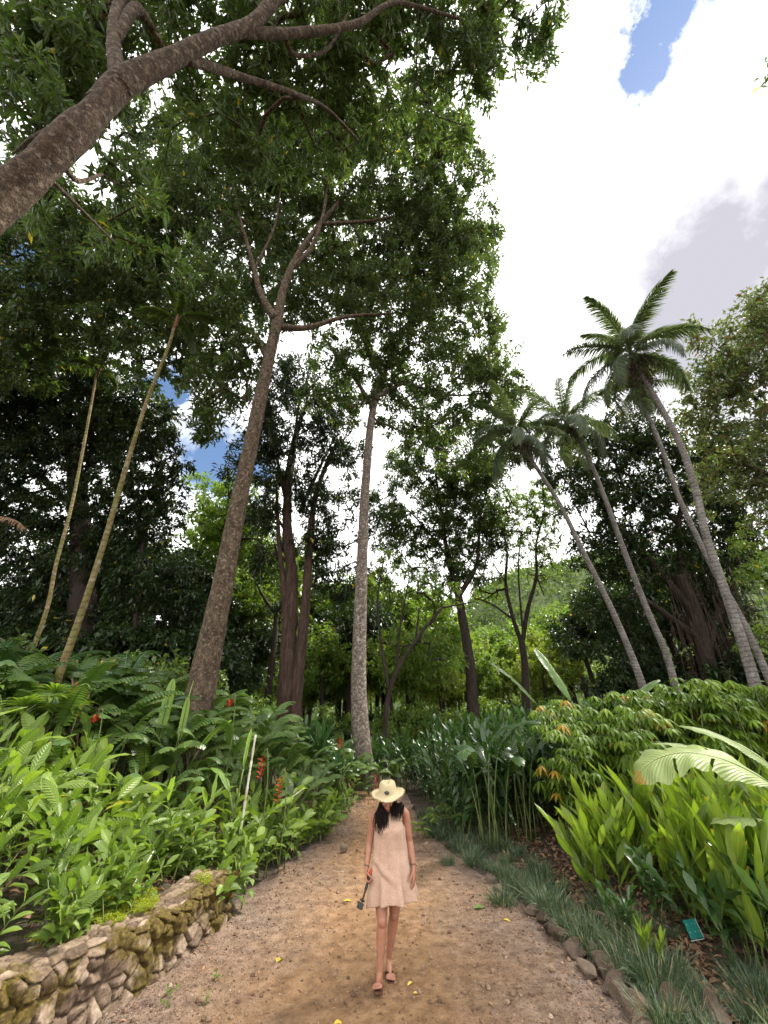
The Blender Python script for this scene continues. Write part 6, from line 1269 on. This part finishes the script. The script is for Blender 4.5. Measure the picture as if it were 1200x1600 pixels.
def hole(px, py, r, n, amp, soft=.25):
    # 1 inside an angular radius r (radians), ragged by noise
    ang = math_(nt, 'ARCCOSINE', math_(nt, 'MINIMUM', dotp(px, py), 1.0)); x = math_(nt, 'DIVIDE', math_(nt, 'SUBTRACT', r, math_(nt, 'ADD', ang, math_(nt, 'MULTIPLY_ADD', n, amp, -amp * .5))), r * soft)
    return math_(nt, 'MINIMUM', math_(nt, 'MAXIMUM', x, 0.0), 1.0)
n5 = wn(5, 8, .62); n11 = wn(14, 10, .7, 3)
h = None
for a in [(1034, 25, .066, n11, .16, .45), (1015, 100, .046, n11, .11, .45), (1050, -20, .075, n11, .16, .45), (905, 168, .007, n11, .05, 3.0), (822, 250, .006, n11, .05, 3.0), (345, 730, .15, n5, .20, .5), (400, 740, .05, n5, .1), (70, 420, .10, n11, .25, .6), (20, 330, .08, n11, .2, .6), (270, 610, .08, n11, .2, .6)]:
    x = hole(*a); h = x if h is None else math_(nt, 'MAXIMUM', h, x)
cloud = math_(nt, 'SUBTRACT', 1.0, h)
# grey undersides: low right and a wisp behind the palm crowns, bright round the sun
gb = hole(1310, 450, .54, n5, .34, .6); gc = hole(1130, 190, .22, n5, .45, 1.4)
g = math_(nt, 'MAXIMUM', gb, math_(nt, 'MULTIPLY', gc, .7)); n2 = wn(2.6, 9, .6, 9)
g = math_(nt, 'MINIMUM', math_(nt, 'MULTIPLY', g, math_(nt, 'MAXIMUM', math_(nt, 'MULTIPLY_ADD', n2, 2.6, -.45), .3)), 1.0)
ccol = mixc(nt, math_(nt, 'MINIMUM', g, 1.0), (1.3, 1.28, 1.27), (.34, .335, .375))
bg1 = nd(nt, 'ShaderNodeBackground'); lk(nt, sky.outputs[0], bg1.inputs[0]); bg1.inputs[1].default_value = .06
bg2 = nd(nt, 'ShaderNodeBackground'); lk(nt, ccol, bg2.inputs[0]); bg2.inputs[1].default_value = .62
mx = nd(nt, 'ShaderNodeMixShader'); lk(nt, cloud, mx.inputs[0]); lk(nt, bg1.outputs[0], mx.inputs[1]); lk(nt, bg2.outputs[0], mx.inputs[2]); lk(nt, mx.outputs[0], out.inputs[0])
cam = bpy.data.cameras.new('camera'); co = bpy.data.objects.new('camera', cam); C.objects.link(co); co.location = (0, 0, H); co.rotation_euler = (math.pi / 2 + PT, 0, 0)
cam.sensor_fit = 'VERTICAL'; cam.sensor_height = 36; cam.lens = F / 1600 * 36; cam.clip_start = .05; cam.clip_end = 3000
sc = bpy.context.scene; sc.camera = co
sc.view_settings.view_transform = 'Standard'; sc.view_settings.look = 'None'; sc.view_settings.gamma = 1; sc.view_settings.exposure = 1.72
sc.render.engine = 'CYCLES'; cy = sc.cycles; cy.max_bounces = 7; cy.diffuse_bounces = 4; cy.glossy_bounces = 2; cy.transmission_bounces = 4; cy.transparent_max_bounces = 4; cy.caustics_reflective = False; cy.caustics_refractive = False
cy.use_denoising = True; cy.use_adaptive_sampling = True; cy.adaptive_threshold = .02; cy.sample_clamp_indirect = 6
finish_labels()
for k, pr in BP.items():
    if k not in USED:
        for o in list(pr.children): bpy.data.objects.remove(o)
        bpy.data.objects.remove(pr)
